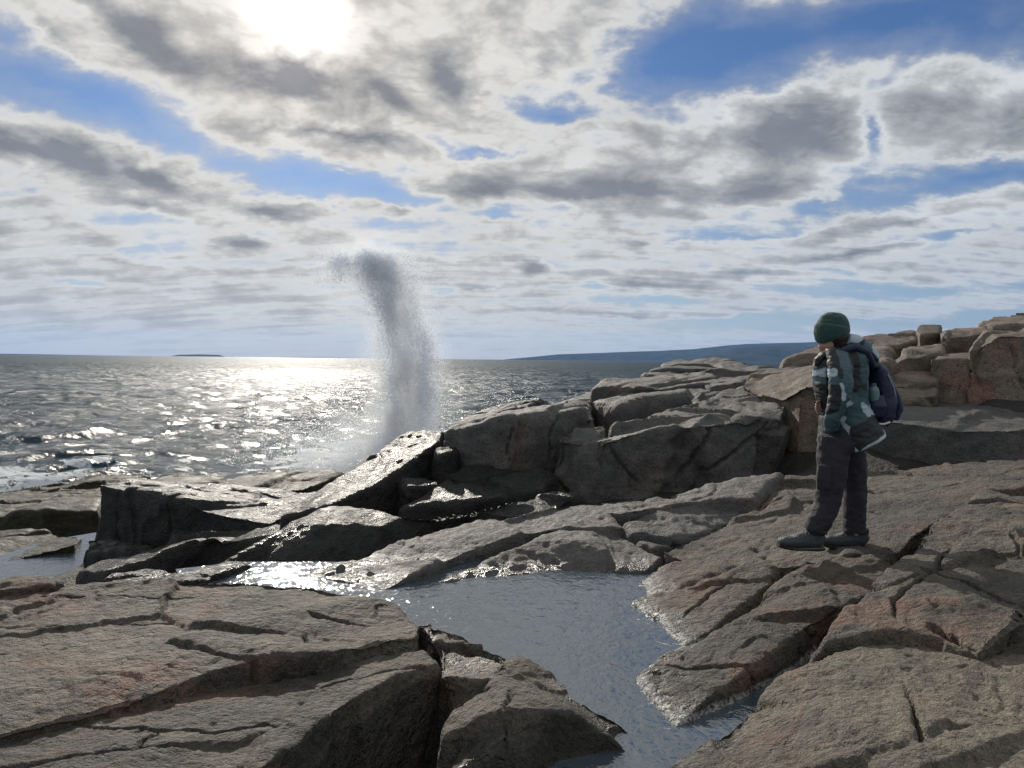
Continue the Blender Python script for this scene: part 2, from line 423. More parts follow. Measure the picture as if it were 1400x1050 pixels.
def rock(name, label, outline, mat, h=0.6, flare=0.10, inner=(), vox=None, smooth=2, amp=1.0, seed=1, group=None, cracks=(), cells=10, joint=0.03, facet=0.7, fcracks=()):
    pts = [P(*v) for v in outline]
    area = sum(pts[i].x * pts[(i + 1) % len(pts)].y - pts[(i + 1) % len(pts)].x * pts[i].y for i in range(len(pts)))
    if area < 0: pts.reverse()
    for p_ in pts: CTRL.append((p_.x, p_.y, p_.z - max(0.42, h * 0.85)))
    dist = sum(p_.y for p_ in pts) / len(pts)
    dist = max(2.2, min(p_.y for p_ in pts) * 0.5 + dist * 0.5)
    if vox is None: vox = max(0.0105, dist * 0.0030)
    rs = np.random.default_rng(seed)
    # roughen the outline
    ring = []
    n = len(pts)
    for i in range(n):
        a, b = pts[i], pts[(i + 1) % n]
        L = (b - a).length
        k = max(1, int(L / (0.055 * dist + 0.05)))
        t = (b - a); nn = Vector((t.y, -t.x, 0))
        if nn.length > 0: nn.normalize()
        for j in range(k):
            q = a.lerp(b, j / k)
            if j: q = q + nn * float(rs.normal(0, 0.0045 * dist)) + Vector((0, 0, float(rs.normal(0, 0.0025 * dist))))
            ring.append(q)
    ins = [P(*v) for v in inner]
    allp = ring + ins
    nr = len(ring)
    zlo = min(q.z for q in ring) - h
    vs, _, fs, ov, _, _ = delaunay_2d_cdt([Vector((q.x, q.y)) for q in allp], [(i, (i + 1) % nr) for i in range(nr)], [], 1, 1e-5)
    co3 = []
    for v2, orig in zip(vs, ov):
        if orig: co3.append(Vector((v2.x, v2.y, allp[orig[0]].z)))
        else:
            j = min(range(nr), key=lambda i_: (ring[i_].x - v2.x) ** 2 + (ring[i_].y - v2.y) ** 2)
            co3.append(Vector((v2.x, v2.y, ring[j].z)))
    # boundary edges of the triangulated top
    cnt = {}
    for f in fs:
        for i in range(len(f)):
            e = (f[i], f[(i + 1) % len(f)]); cnt[e] = 1
    bnd = [e for e in cnt if (e[1], e[0]) not in cnt]
    nv = len(co3)
    cx = sum(q.x for q in ring) / nr; cy = sum(q.y for q in ring) / nr
    # outward directions at boundary verts
    out = {}
    for a, b in bnd:
        t = co3[b] - co3[a]; nn = Vector((t.y, -t.x, 0))
        if nn.length > 0: nn.normalize()
        for i in (a, b): out[i] = out.get(i, Vector()) + nn
    bot = []
    for i, q in enumerate(co3):
        o_ = out.get(i, Vector())
        if o_.length > 0: o_.normalize()
        hh = q.z - zlo
        bot.append(Vector((q.x + o_.x * flare * hh, q.y + o_.y * flare * hh, zlo)))
    verts = co3 + bot
    faces = [list(f) for f in fs] + [[i + nv for i in reversed(f)] for f in fs]
    faces += [[b, a, a + nv, b + nv] for a, b in bnd]
    me = pydata('t', verts, faces)
    co, qs = voxel(me, vox)
    co = laplace(co, qs, smooth, 0.55)
    nrm = normals(co, qs)
    # keep only what can be seen above the bedrock
    zc = zlo + min(0.05, h * 0.2)
    # relief
    sc = max(0.5, min(1.5, dist / 5))
    off = float(seed) * 3.7
    dsp = 0.050 * sc * fbm(co * (0.9 / sc) + off, 3)
    dsp += 0.020 * sc * fbm(co * np.array([3.1, 3.1, 4.0], np.float32) / sc + off, 4, 0.55)
    ledge = fbm(co * (1.4 / sc) + off + 9, 2) * 3.0 + co @ np.array([0.5, -0.35, 1.6], np.float32) * (2.2 / sc)
    saw = ledge - np.floor(ledge)
    dsp += 0.020 * sc * (sstep(saw, 0.0, 0.75) * (1 - sstep(saw, 0.86, 1.0)) - 0.5) * sstep(fbm(co * 0.8 + off + 3, 2), -0.1, 0.25)
    # joints: irregular cells with grooves between them and small offsets
    if cells:
        lo, hi = co.min(0), co.max(0)
        sp = (lo + rs.random((cells, 3)) * (hi - lo)).astype(np.float32)
        met = np.array([0.75, 1.25, 0.8], np.float32)
        wp = co + 0.10 * sc * np.stack([fbm(co * (2.0 / sc) + off + 30 * k, 3) for k in range(3)], 1)
        d1 = np.full(len(co), 1e9, np.float32); d2 = d1.copy(); idx = np.zeros(len(co), np.int32)
        for k in range(cells):
            dd = np.sqrt((((wp - sp[k]) * met) ** 2).sum(1))
            closer = dd < d1
            d2 = np.where(closer, d1, np.minimum(d2, dd))
            idx = np.where(closer, k, idx); d1 = np.where(closer, dd, d1)
        val = rs.normal(0, 1, cells).astype(np.float32)
        gap = d2 - d1
        w = vox * 1.6
        show = sstep(fbm(co * (1.1 / sc) + off + 55, 2), -0.12, 0.15)
        tilt = rs.normal(0, 0.16, (cells, 3)).astype(np.float32)
        fac = ((wp - sp[idx]) * tilt[idx]).sum(1)
        dsp += np.clip(fac, -0.07 * sc, 0.07 * sc) * facet * sstep(gap, 0, 0.06 * sc)
        dsp += joint * 0.45 * sc * val[idx] * sstep(gap, 0, 0.06 * sc) - joint * 0.9 * sc * show * (1 - sstep(gap, w * 0.3, w * 1.6))
    dsp *= amp
    # small broken relief: chips, pits and crumbly ledges at the limit of the mesh
    fr = 0.30 / vox
    chip = perlin(co * fr * 0.5 + off)
    fine_k = 1.0 if vox < 0.02 else 0.75
    dsp += fine_k * min(vox, 0.026) * (0.55 * perlin(co * fr + off + 5) + 0.9 * chip - 0.9 * np.abs(perlin(co * fr * 0.33 + off + 8)))
    pitf = perlin(co * np.array([1, 1, 0.6], np.float32) * fr * 0.62 + off + 70)
    if mat is not M['wet']: dsp -= min(vox, 0.012) * 1.5 * sstep(pitf, 0.28, 0.5) * sstep(fbm(co * 1.6 + off + 31, 2), -0.15, 0.3)
    # cracks seen in the photograph
    for cr, ax in [(c_, (0, 1)) for c_ in cracks] + [(c_, (0, 2)) for c_ in fcracks]:
        depth, wid, pl = cr
        ax = list(ax)
        cp = np.array([list(P(*v)) for v in pl], np.float32)
        wmod = wid * np.clip(0.75 + 1.1 * fbm(co * 4 + 6, 2), 0.25, 1.6)
        cp = cp[:, ax]
        tot = np.linalg.norm(cp[1:] - cp[:-1], axis=1); cum = np.concatenate([[0], np.cumsum(tot)]); tall = cum[-1]
        tp = np.zeros(len(co), np.float32)
        wq = co[:, ax] + 0.04 * sc * np.stack([fbm(co * (5 / sc) + 3 + 9 * k, 2) for k in range(2)], 1)
        dm = np.full(len(co), 1e9, np.float32)
        for ci, (a, b) in enumerate(zip(cp[:-1], cp[1:])):
            ab = b - a
            t = np.clip(((wq - a) @ ab) / (ab @ ab), 0, 1)
            dd = np.linalg.norm(wq - a - t[:, None] * ab, axis=1)
            tp = np.where(dd < dm, (cum[ci] + t * tot[ci]) / tall, tp); dm = np.minimum(dm, dd)
        up = np.clip(nrm[:, 2], 0, 1) if ax[1] == 1 else np.clip(-nrm[:, 1], 0, 1)
        taper = sstep(np.minimum(tp, 1 - tp), -0.02, 0.22)
        dsp -= depth * taper * (1 - sstep(dm, wmod * 0.3 * taper, wmod * 1.15 * taper + 0.002)) * up
    co = co + nrm * dsp[:, None]
    keep = (co[qs][:, :, 2] > zc).any(1)
    qs = qs[keep]
    used = np.unique(qs)
    mp = np.full(len(co), -1, np.int32); mp[used] = np.arange(len(used))
    base = np.array([cx, cy, zlo], np.float32)
    o = link(name, np_mesh(name, co[used] - base, mp[qs]), mat, None, tuple(float(v) for v in base))
    tag(o, label, 'rock', group, 'thing')
    STAT.append((name, len(qs)))
    return o
STAT = []

G1 = 'dry slabs of the near foreground'
G2 = 'slabs around the tide pool'
G3 = 'boulders of the ridge behind'
G4 = 'dark wet rocks towards the sea'
G5 = 'flat ledges far along the shore'
G6 = 'broken blocks up the right slope'

rock('granite_slab', 'broad pitted pinkish slab filling the left foreground, its far edge running to the tide pool',
     [(-60, 830, -1.52), (80, 797, -1.5), (200, 791, -1.5), (330, 790, -1.52), (430, 797, -1.54), (500, 813, -1.54), (548, 835, -1.53), (577, 853, -1.52),
      (574, 868, -1.51), (522, 873, -1.47), (480, 885, -1.46), (430, 895, -1.45), (370, 898, -1.44), (280, 920, -1.44), (200, 950, -1.43), (120, 970, -1.42), (0, 1000, -1.41),
      (-120, 1030, -1.4), (-300, 900, -1.45)], M['dry'], h=0.45, seed=3, group=G1, cells=9, amp=0.8,
     cracks=[(0.05, 0.02, [(415, 845, -1.5), (470, 850, -1.5), (505, 852, -1.5)]), (0.03, 0.012, [(0, 857, -1.48), (110, 852, -1.48), (240, 850, -1.48), (330, 848, -1.48)]),
             (0.03, 0.012, [(420, 882, -1.47), (418, 862, -1.48)]), (0.03, 0.012, [(290, 806, -1.5), (210, 815, -1.5), (130, 815, -1.5), (60, 822, -1.5)]),
             (0.025, 0.012, [(510, 843, -1.5), (515, 828, -1.5), (535, 826, -1.5)])])
rock('granite_slab', 'lower left foreground slab with a dark shaded end face above the pool gap',
     [(-150, 1040, -1.5), (0, 1012, -1.5), (100, 988, -1.5), (220, 953, -1.5), (285, 926, -1.5), (330, 934, -1.53), (400, 925, -1.53), (480, 906, -1.55), (578, 889, -1.56), (597, 908, -1.58),
      (540, 922, -1.53), (480, 955, -1.49), (430, 990, -1.46), (410, 1012, -1.45), (340, 1060, -1.42), (200, 1110, -1.4), (-150, 1130, -1.4)], M['dry'], h=0.55, seed=5, group=G1, cells=8, amp=0.8,
     cracks=[(0.05, 0.014, [(100, 988, -1.48), (160, 1000, -1.47), (215, 1000, -1.47), (300, 1000, -1.46), (360, 990, -1.47), (415, 1002, -1.46)]),
             (0.035, 0.012, [(215, 1001, -1.47), (180, 1035, -1.45)]), (0.03, 0.01, [(597, 908, -1.56), (540, 915, -1.54), (495, 926, -1.53), (420, 945, -1.52)])])
rock('granite_block', 'small olive block wedged between the left foreground slabs and the pool',
     [(574, 846, -1.60), (620, 860, -1.56), (690, 889, -1.58), (704, 901, -1.62), (660, 952, -1.60), (632, 1000, -1.66), (612, 985, -1.68), (600, 908, -1.60)], M['dry'], h=0.45, seed=7, group=G1, cells=4,
     cracks=[(0.05, 0.015, [(625, 880, -1.6), (690, 905, -1.6)])])
rock('granite_block', 'domed olive block at the bottom of the picture jutting into the tide pool',
     [(702, 906, -1.58), (728, 910, -1.60), (752, 932, -1.64), (800, 955, -1.60), (850, 980, -1.61), (872, 1003, -1.655), (862, 1030, -1.70), (830, 1048, -1.68), (740, 1050, -1.64),
      (660, 1062, -1.64), (604, 1055, -1.64), (616, 990, -1.60), (640, 968, -1.57)], M['dry'], h=0.5, seed=9, group=G1, cells=5,
     inner=[(700, 945, -1.51), (760, 975, -1.52), (690, 1000, -1.52), (820, 1000, -1.60)], cracks=[(0.03, 0.01, [(700, 960, -1.55), (690, 990, -1.55), (700, 1040, -1.6)])])
rock('granite_block', 'low rock at the very bottom edge in front of the domed block',
     [(640, 1062, -1.62), (700, 1046, -1.6), (780, 1036, -1.6), (800, 1080, -1.6), (720, 1120, -1.6), (620, 1110, -1.6)], M['dry'], h=0.4, seed=10, group=G1, cells=3)
rock('loose_slab', 'small flat slab lying at the left edge of the picture on the broad slab',
     [(-100, 801, -1.47), (30, 788, -1.47), (76, 790, -1.47), (82, 797, -1.46), (66, 802, -1.44), (-100, 812, -1.42)], M['dry'], h=0.1, seed=12, group=G1, cells=2, flare=0.0, vox=0.014, amp=0.5)
# right side of the pool
rock('granite_slab', 'smooth slab between the pool rim and the long crack below the boots',
     [(848, 812, -1.65), (878, 785, -1.62), (900, 768, -1.58), (930, 767, -1.55), (1000, 772, -1.5), (1060, 777, -1.46), (1052, 797, -1.51), (1000, 835, -1.56), (970, 864, -1.6), (936, 883, -1.655),
      (910, 850, -1.66), (878, 832, -1.66)], M['rim'], h=0.5, seed=14, group=G2, cells=4, amp=0.7, flare=0.35,
     cracks=[(0.045, 0.014, [(930, 845, -1.6), (965, 815, -1.56), (1010, 785, -1.5)])])
rock('granite_slab', 'wide gently sloping slab that the hiker stands on',
     [(902, 750, -1.52), (965, 727, -1.48), (985, 718, -1.46), (1040, 699, -1.4), (1070, 656, -1.25), (1120, 643, -1.2), (1180, 645, -1.18), (1300, 629, -1.05), (1420, 627, -1.0),
      (1420, 668, -1.02), (1350, 672, -1.06), (1300, 700, -1.12), (1255, 727, -1.2), (1235, 752, -1.28), (1150, 757, -1.33), (1100, 767, -1.38), (1060, 773, -1.44), (1000, 768, -1.48), (930, 763, -1.53)],
     M['dry'], h=0.5, seed=17, group=G2, cells=7, amp=0.6, cracks=[(0.05, 0.03, [(1025, 700, -1.38), (1050, 690, -1.34), (1075, 680, -1.32)]), (0.03, 0.015, [(1230, 680, -1.2), (1310, 665, -1.1), (1350, 655, -1.05)])])
rock('granite_slab', 'long reddish slab running from the hiker down to a point in the pool',
     [(938, 888, -1.66), (972, 869, -1.57), (1054, 802, -1.47), (1100, 774, -1.41), (1150, 762, -1.36), (1230, 754, -1.3), (1234, 770, -1.33), (1172, 822, -1.42), (1125, 842, -1.47), (1050, 896, -1.54),
      (980, 946, -1.59), (925, 994, -1.655), (903, 967, -1.66), (880, 932, -1.66), (905, 904, -1.65)], M['rim'], h=0.5, seed=19, group=G2, cells=6, amp=0.8, flare=0.2,
     inner=[(1040, 850, -1.48), (960, 915, -1.60)])
rock('granite_slab', 'stepped cracked slab at the right edge crossed by the shadow band',
     [(1112, 895, -1.52), (1128, 882, -1.47), (1150, 842, -1.38), (1205, 794, -1.3), (1238, 763, -1.24), (1260, 727, -1.16), (1300, 703, -1.09), (1350, 676, -1.03), (1430, 667, -.98), (1430, 808, -1.15),
      (1390, 850, -1.22), (1340, 891, -1.33), (1270, 868, -1.35), (1225, 862, -1.37), (1160, 874, -1.43)], M['dry'], h=0.5, seed=23, group=G2, cells=12, joint=0.06,
     cracks=[(0.06, 0.02, [(1300, 725, -1.1), (1285, 765, -1.16), (1240, 800, -1.25), (1222, 830, -1.32), (1230, 855, -1.35)]), (0.05, 0.016, [(1240, 770, -1.22), (1320, 790, -1.2), (1400, 810, -1.15)]),
             (0.06, 0.02, [(1270, 845, -1.3), (1300, 862, -1.3), (1345, 890, -1.3)])])
rock('granite_slab', 'large rounded slab filling the bottom right corner',
     [(880, 1062, -1.64), (975, 1005, -1.61), (1018, 968, -1.57), (1085, 922, -1.53), (1160, 884, -1.49), (1225, 872, -1.45), (1270, 878, -1.43), (1340, 900, -1.41), (1430, 902, -1.38), (1540, 1000, -1.35),
      (1480, 1160, -1.35), (1100, 1220, -1.45), (890, 1160, -1.6)], M['dry'], h=0.5, seed=29, group=G1, cells=8, inner=[(1150, 960, -1.43), (1300, 960, -1.38), (1050, 1010, -1.52)],
     cracks=[(0.06, 0.014, [(1235, 930, -1.41), (1250, 975, -1.4), (1262, 1025, -1.4)]), (0.04, 0.03, [(1295, 1000, -1.38), (1330, 985, -1.37), (1380, 980, -1.36)])])
rock('granite_block', 'wedge of rock at the right edge between the stepped slab and the corner slab',
     [(1344, 897, -1.37), (1393, 854, -1.29), (1432, 814, -1.22), (1520, 850, -1.2), (1440, 903, -1.36)], M['dry'], h=0.4, seed=31, group=G1, cells=2)
# far side of the pool
rock('granite_slab', 'long bright-topped ridge slab stretching from the pool inlet to the hiker',
     [(395, 792, -1.70), (470, 770, -1.63), (550, 740, -1.57), (640, 717, -1.51), (700, 703, -1.47), (807, 683, -1.39), (888, 675, -1.35), (946, 668, -1.31), (1023, 656, -1.25), (1066, 651, -1.22),
      (1043, 668, -1.27), (1030, 685, -1.33), (946, 685, -1.36), (850, 700, -1.41), (830, 699, -1.42), (807, 706, -1.44), (714, 727, -1.5), (640, 750, -1.55), (570, 783, -1.60), (526, 806, -1.65), (450, 797, -1.69)],
     M['grey'], h=0.5, seed=37, group=G2, cells=8, amp=0.7, flare=0.3)
rock('granite_slab', 'dark triangular slab dipping into the far side of the pool',
     [(591, 801, -1.68), (660, 769, -1.6), (726, 741, -1.53), (807, 709, -1.47), (830, 704, -1.46), (848, 720, -1.49), (903, 761, -1.57), (882, 781, -1.64), (760, 786, -1.68), (690, 797, -1.69)],
     M['grey'], h=0.4, seed=41, group=G2, cells=3, amp=0.8, flare=0.3, inner=[(800, 740, -1.5)])
rock('granite_block', 'lumpy block under the bright ridge slab left of the boots',
     [(850, 705, -1.45), (940, 690, -1.4), (1035, 699, -1.42), (985, 718, -1.49), (965, 728, -1.51), (895, 750, -1.55), (870, 738, -1.53)], M['grey'], h=0.4, seed=43, group=G2, cells=4, flare=0.3)
# towards the sea
rock('wet_ledge', 'glistening dark ledge between the bright ridge slab and the black dome',
     [(275, 787, -1.85), (330, 757, -1.74), (390, 724, -1.62), (450, 695, -1.5), (480, 694, -1.5), (550, 704, -1.52), (600, 703, -1.53), (650, 695, -1.52), (700, 683, -1.52), (757, 673, -1.53), (790, 676, -1.56),
      (757, 694, -1.6), (700, 704, -1.62), (620, 722, -1.68), (550, 742, -1.74), (500, 764, -1.80), (430, 786, -1.86), (350, 780, -1.86)], M['wet'], h=0.5, seed=47, group=G4, cells=9, amp=0.8, flare=0.3, inner=[(430, 718, -1.55), (520, 720, -1.58)])
rock('wet_block', 'low wet rim of rock closing the left end of the pool inlet',
     [(150, 792, -1.68), (200, 779, -1.66), (262, 776, -1.64), (300, 773, -1.64), (335, 777, -1.67), (300, 786, -1.63), (255, 797, -1.6), (150, 803, -1.62)], M['wet'], h=0.35, seed=48, group=G4, cells=3, flare=0.2)
rock('sloping_slab', 'steep slab with a shining wet back rising against the spray',
     [(385, 708, 8.2), (440, 668, 9.0), (500, 628, 9.8), (530, 606, 10.2), (556, 590, 10.4), (606, 587, 10.4), (600, 603, 9.8), (520, 660, 8.9), (450, 693, 8.2)], M['wet'], h=1.0, seed=53, group=G4, cells=5, flare=0.06, amp=0.5, facet=0.3)
rock('boulder', 'small dark block standing in the cleft beside the steep shining slab',
     [(592, 616, 9.5), (604, 606, 10.0), (620, 603, 10.2), (622, 618, 9.5), (606, 622, 9.3)], M['wet'], h=0.8, seed=55, group=G4, cells=2, flare=0.05)
rock('boulder', 'low dark block at the foot of the steep shining slab',
     [(545, 655, 9.1), (560, 648, 9.5), (590, 650, 9.4), (600, 662, 8.9), (560, 668, 8.8)], M['wet'], h=0.7, seed=56, group=G4, cells=2, flare=0.1)
rock('sloping_slab', 'dark slab leaning at the base of the large shaded boulder',
     [(552, 694, 8.5), (600, 667, 9.0), (645, 640, 9.5), (690, 652, 9.4), (757, 652, 9.2), (740, 668, 8.7), (700, 678, 8.5), (630, 690, 8.4)], M['wet'], h=0.5, seed=59, group=G4, cells=4, flare=0.2)
rock('boulder', 'large shaded boulder with a lit crest left of centre on the ridge',
     [(612, 592, 9.9), (640, 577, 10.3), (680, 563, 10.8), (722, 556, 11.2), (776, 544, 12.0), (813, 541, 12.0), (816, 558, 10.6), (776, 561, 10.0), (714, 573, 9.7), (680, 574, 9.6), (650, 584, 9.6)],
     M['grey'], h=1.15, seed=61, group=G3, smooth=1, amp=0.75, facet=1.3, cells=12, joint=0.06, flare=0.10, fcracks=[(0.06, 0.04, [(700, 578, 9.6), (690, 612, 9.5), (702, 662, 9.5)]), (0.05, 0.035, [(765, 564, 9.9), (750, 600, 9.7), (757, 640, 9.6)])])
rock('boulder', 'squarish shaded block with a flat left face beside the largest ridge boulder',
     [(757, 595, 9.5), (790, 585, 10.1), (830, 579, 10.3), (836, 600, 9.35), (800, 603, 9.25)], M['grey'], h=0.8, seed=67, group=G3, smooth=1, amp=0.75, facet=1.3, cells=3, flare=0.03)
rock('boulder', 'largest grey boulder in the middle of the ridge, facing the camera in shade',
     [(812, 603, 9.2), (826, 587, 9.8), (884, 575, 10.2), (915, 557, 10.8), (960, 551, 11.2), (1046, 537, 11.6), (1075, 548, 10.5), (1072, 570, 9.6), (1000, 574, 9.35), (920, 585, 9.2), (860, 592, 9.15)],
     M['grey'], h=1.0, seed=71, group=G3, smooth=1, amp=0.9, facet=1.5, cells=16, joint=0.09, flare=0.10,
     fcracks=[(0.09, 0.045, [(955, 556, 9.5), (972, 590, 9.3), (950, 625, 9.3), (930, 650, 9.3), (926, 668, 9.3)]), (0.07, 0.035, [(1065, 565, 9.5), (1030, 600, 9.4), (985, 632, 9.3), (945, 648, 9.3)]), (0.06, 0.035, [(830, 600, 9.2), (848, 636, 9.2), (880, 668, 9.2)])])
rock('boulder', 'reddish rounded boulder behind the hiker\'s back and left shoulder',
     [(1012, 524, 11.2), (1040, 510, 12), (1080, 493, 12.6), (1120, 481, 13), (1175, 472, 13), (1215, 476, 12.5), (1215, 500, 11), (1190, 520, 9.9), (1130, 523, 9.6), (1090, 525, 9.8), (1062, 540, 10.3), (1030, 535, 10.8)],
     M['brown'], h=1.1, seed=73, group=G3, smooth=1, amp=0.75, facet=1.3, cells=7, flare=0.06)
rock('boulder', 'long flat-topped block right of the hiker with a dark left face',
     [(1185, 566, 8.9), (1232, 550, 10.6), (1300, 546, 11), (1430, 543, 11), (1440, 582, 8.6), (1308, 588, 8.2), (1240, 578, 8.4)], M['grey'], h=0.5, seed=79, group=G6, smooth=0, amp=0.4, facet=0.9, cells=5, flare=0.05)
rock('broken_block', 'dark block with a level top just right of the green hat',
     [(1165, 464, 13), (1215, 456, 14), (1262, 451, 14), (1270, 466, 13), (1215, 476, 12.2)], M['brown'], h=0.9, seed=83, group=G6, smooth=0, amp=0.4, facet=0.9, cells=4, flare=0.05)
rock('broken_block', 'pale tilted triangular block leaning on the right slope',
     [(1212, 503, 10.8), (1238, 475, 11.4), (1290, 472, 11.6), (1290, 485, 11.0), (1240, 488, 10.8)], M['brown'], h=0.6, seed=89, group=G6, smooth=0, amp=0.4, facet=0.9, cells=2, flare=0.1)
rock('broken_block', 'low cracked ledge beneath the pale tilted block',
     [(1192, 514, 10.6), (1215, 505, 11), (1290, 505, 11), (1282, 522, 10.4), (1210, 528, 10.2)], M['brown'], h=0.45, seed=97, group=G6, smooth=0, amp=0.4, facet=0.9, cells=5, joint=0.07, flare=0.05)
rock('broken_block', 'small cube-shaped block on the skyline of the right slope',
     [(1254, 453, 12.4), (1258, 446, 12.8), (1286, 446, 12.8), (1286, 455, 12.2), (1258, 457, 12.1)], M['brown'], h=0.5, seed=101, group=G6, smooth=0, amp=0.4, facet=0.9, cells=1, flare=0.0)
rock('broken_block', 'short brown block at the left foot of the big right-hand crag',
     [(1272, 489, 10.6), (1290, 481, 11.2), (1332, 480, 11.2), (1330, 490, 10.5)], M['brown'], h=0.7, seed=103, group=G6, smooth=0, amp=0.4, facet=0.9, cells=3, flare=0.03)
rock('broken_block', 'big brown crag block at the right edge of the picture',
     [(1327, 480, 10.5), (1345, 453, 10.9), (1380, 448, 11.5), (1440, 446, 11.5), (1450, 458, 10.3), (1365, 457, 10.3)], M['brown'], h=1.1, seed=107, group=G6, smooth=0, amp=0.4, facet=0.9, cells=8, joint=0.08, flare=0.05, fcracks=[(0.06, 0.035, [(1348, 462, 10.4), (1340, 505, 10.3), (1352, 545, 10.3)]), (0.05, 0.03, [(1385, 458, 10.3), (1388, 500, 10.3), (1405, 535, 10.3)])])
rock('broken_block', 'brown block stepped behind the big right-hand crag',
     [(1285, 456, 12), (1300, 447, 12.5), (1350, 444, 12.5), (1352, 455, 11.8), (1290, 461, 11.6)], M['brown'], h=0.8, seed=109, group=G6, smooth=0, amp=0.4, facet=0.9, cells=3, flare=0.03)
rock('broken_block', 'topmost rock on the skyline at the right edge',
     [(1340, 442, 13), (1385, 426, 13.5), (1440, 420, 13.5), (1440, 440, 12.6), (1360, 446, 12.6)], M['brown'], h=0.8, seed=113, group=G6, smooth=0, amp=0.4, facet=0.9, cells=3, flare=0.05)
rock('broken_block', 'thin cracked plank of rock at the foot of the right slope behind the backpack',
     [(1196, 534, 10.0), (1225, 527, 10.4), (1278, 526, 10.5), (1282, 540, 9.9), (1215, 545, 9.7)], M['brown'], h=0.35, seed=211, group=G6, smooth=0, amp=0.6, facet=1.3, cells=4, flare=0.03)
rock('broken_block', 'upright dark slab edge between the small cube and the brown crag',
     [(1284, 458, 11.6), (1292, 452, 11.9), (1300, 453, 11.9), (1298, 462, 11.4)], M['brown'], h=0.6, seed=223, group=G6, smooth=0, amp=0.6, facet=1.2, cells=1, flare=0.0)
rock('broken_block', 'low skyline block between the green hat and the small cube',
     [(1214, 462, 13.2), (1232, 455, 13.6), (1252, 454, 13.6), (1254, 465, 12.8), (1224, 468, 12.6)], M['brown'], h=0.6, seed=227, group=G6, smooth=0, amp=0.6, facet=1.2, cells=2, flare=0.03)
rock('flat_ledge', 'farthest dark flat ledge on the skyline below the distant hills',
     [(890, 508, 16), (905, 497, 18), (950, 492, 19), (985, 491, 19), (1016, 497, 18), (1022, 504, 16.5), (960, 503, 15.8)], M['grey'], h=0.5, seed=127, group=G5, cells=4, flare=0.3)
rock('flat_ledge', 'pale flat ledge reaching towards the sea beyond the ridge boulders',
     [(812, 532, 13.5), (850, 519, 15), (900, 509, 16.5), (960, 507, 16.5), (1040, 506, 16), (1066, 512, 14.5), (1010, 521, 13), (900, 528, 12.8)], M['grey'], h=0.6, seed=131, group=G5, cells=8, joint=0.06, flare=0.2)
rock('flat_ledge', 'broken ledge just behind the largest ridge boulder',
     [(815, 556, 11.8), (820, 541, 13), (880, 534, 13.6), (960, 526, 13.6), (1015, 523, 13), (1020, 535, 12), (960, 546, 11.6), (880, 550, 11.5), (850, 562, 11.1)], M['grey'], h=0.7, seed=137, group=G5, cells=9, joint=0.08, flare=0.1)
rock('flat_ledge', 'narrow wet ledge sloping to the spray behind the large shaded boulder',
     [(602, 592, 11.2), (640, 569, 12.5), (690, 552, 13.5), (735, 543, 14), (748, 548, 13.5), (700, 562, 11.8), (640, 584, 10.8)], M['wet'], h=0.9, seed=139, group=G5, cells=5, flare=0.1)
rock('wet_block', 'big black block with a sheer face and shining top at the left',
     [(135, 661, 9.6), (161, 657, 10.2), (230, 660, 11), (330, 662, 11), (410, 672, 10.4), (440, 670, 9.9), (402, 696, 9), (372, 713, 8.4), (310, 704, 8.6), (285, 698, 8.75), (220, 677, 9.15)],
     M['wet'], h=0.85, seed=149, group=G4, cells=9, flare=0.05, amp=0.7, facet=0.6,
     cracks=[(0.05, 0.04, [(240, 664, 10.5), (300, 680, 9.8), (360, 690, 9.2)]), (0.05, 0.05, [(300, 668, 10.6), (350, 678, 10.0), (410, 680, 10.0)])], fcracks=[(0.04, 0.03, [(232, 684, 9.0), (228, 715, 8.9), (226, 738, 8.9)])])
rock('wet_block', 'small black wedge beside the left tide pool under the big black block',
     [(116, 735, 9.0), (135, 730, 9.3), (165, 737, 9.1), (206, 749, 8.8), (196, 757, 8.5), (122, 757, 8.5)], M['wet'], h=0.5, seed=151, group=G4, cells=2, flare=0.12)
rock('wet_block', 'black whale-backed dome below the big black block',
     [(110, 783, 7.9), (150, 767, 8.2), (206, 751, 8.5), (240, 725, 8.9), (264, 720, 9), (309, 725, 8.7), (394, 717, 8.5), (378, 735, 8), (320, 735, 8), (260, 735, 8.15), (200, 766, 7.8), (150, 783, 7.6)],
     M['wet'], h=0.6, seed=157, group=G4, cells=5, flare=0.25)
rock('weedy_ledge', 'low seaweed-covered ledge sloping into the surf at the far left',
     [(-220, 680, 20), (0, 669, 22), (60, 663, 23), (130, 656, 23), (200, 655, 22), (150, 680, 16), (130, 700, 13.5), (60, 699, 13.5), (0, 702, 13.8), (-220, 707, 14)], M['weed'], h=0.8, seed=163, group=G4, cells=8, amp=1.3, flare=0.1)
rock('weedy_ledge', 'seaweed-covered hump above the left tide pool',
     [(-220, 742, 10.8), (-50, 728, 11.3), (60, 726, 11.3), (116, 731, 10.8), (104, 741, 10.1), (40, 756, 9.8), (-20, 769, 9.5), (-220, 780, 9.2)], M['weed'], h=0.6, seed=167, group=G4, cells=6, amp=0.6, flare=0.2)
rock('wet_block', 'low dark reef behind the big black block at the water\'s edge',
     [(180, 661, 19), (250, 652, 22), (300, 650, 22), (380, 651, 20), (340, 662, 17), (230, 666, 17)], M['weed'], h=0.9, seed=173, group=G4, cells=4, flare=0.2)
rock('wet_block', 'dark rounded reef between the big black block and the steep shining slab',
     [(285, 664, 15), (340, 655, 17), (390, 647, 18), (452, 641, 18), (470, 650, 15), (420, 664, 13.5), (340, 672, 13.5)], M['weed'], h=0.9, seed=179, group=G4, cells=4, flare=0.2)

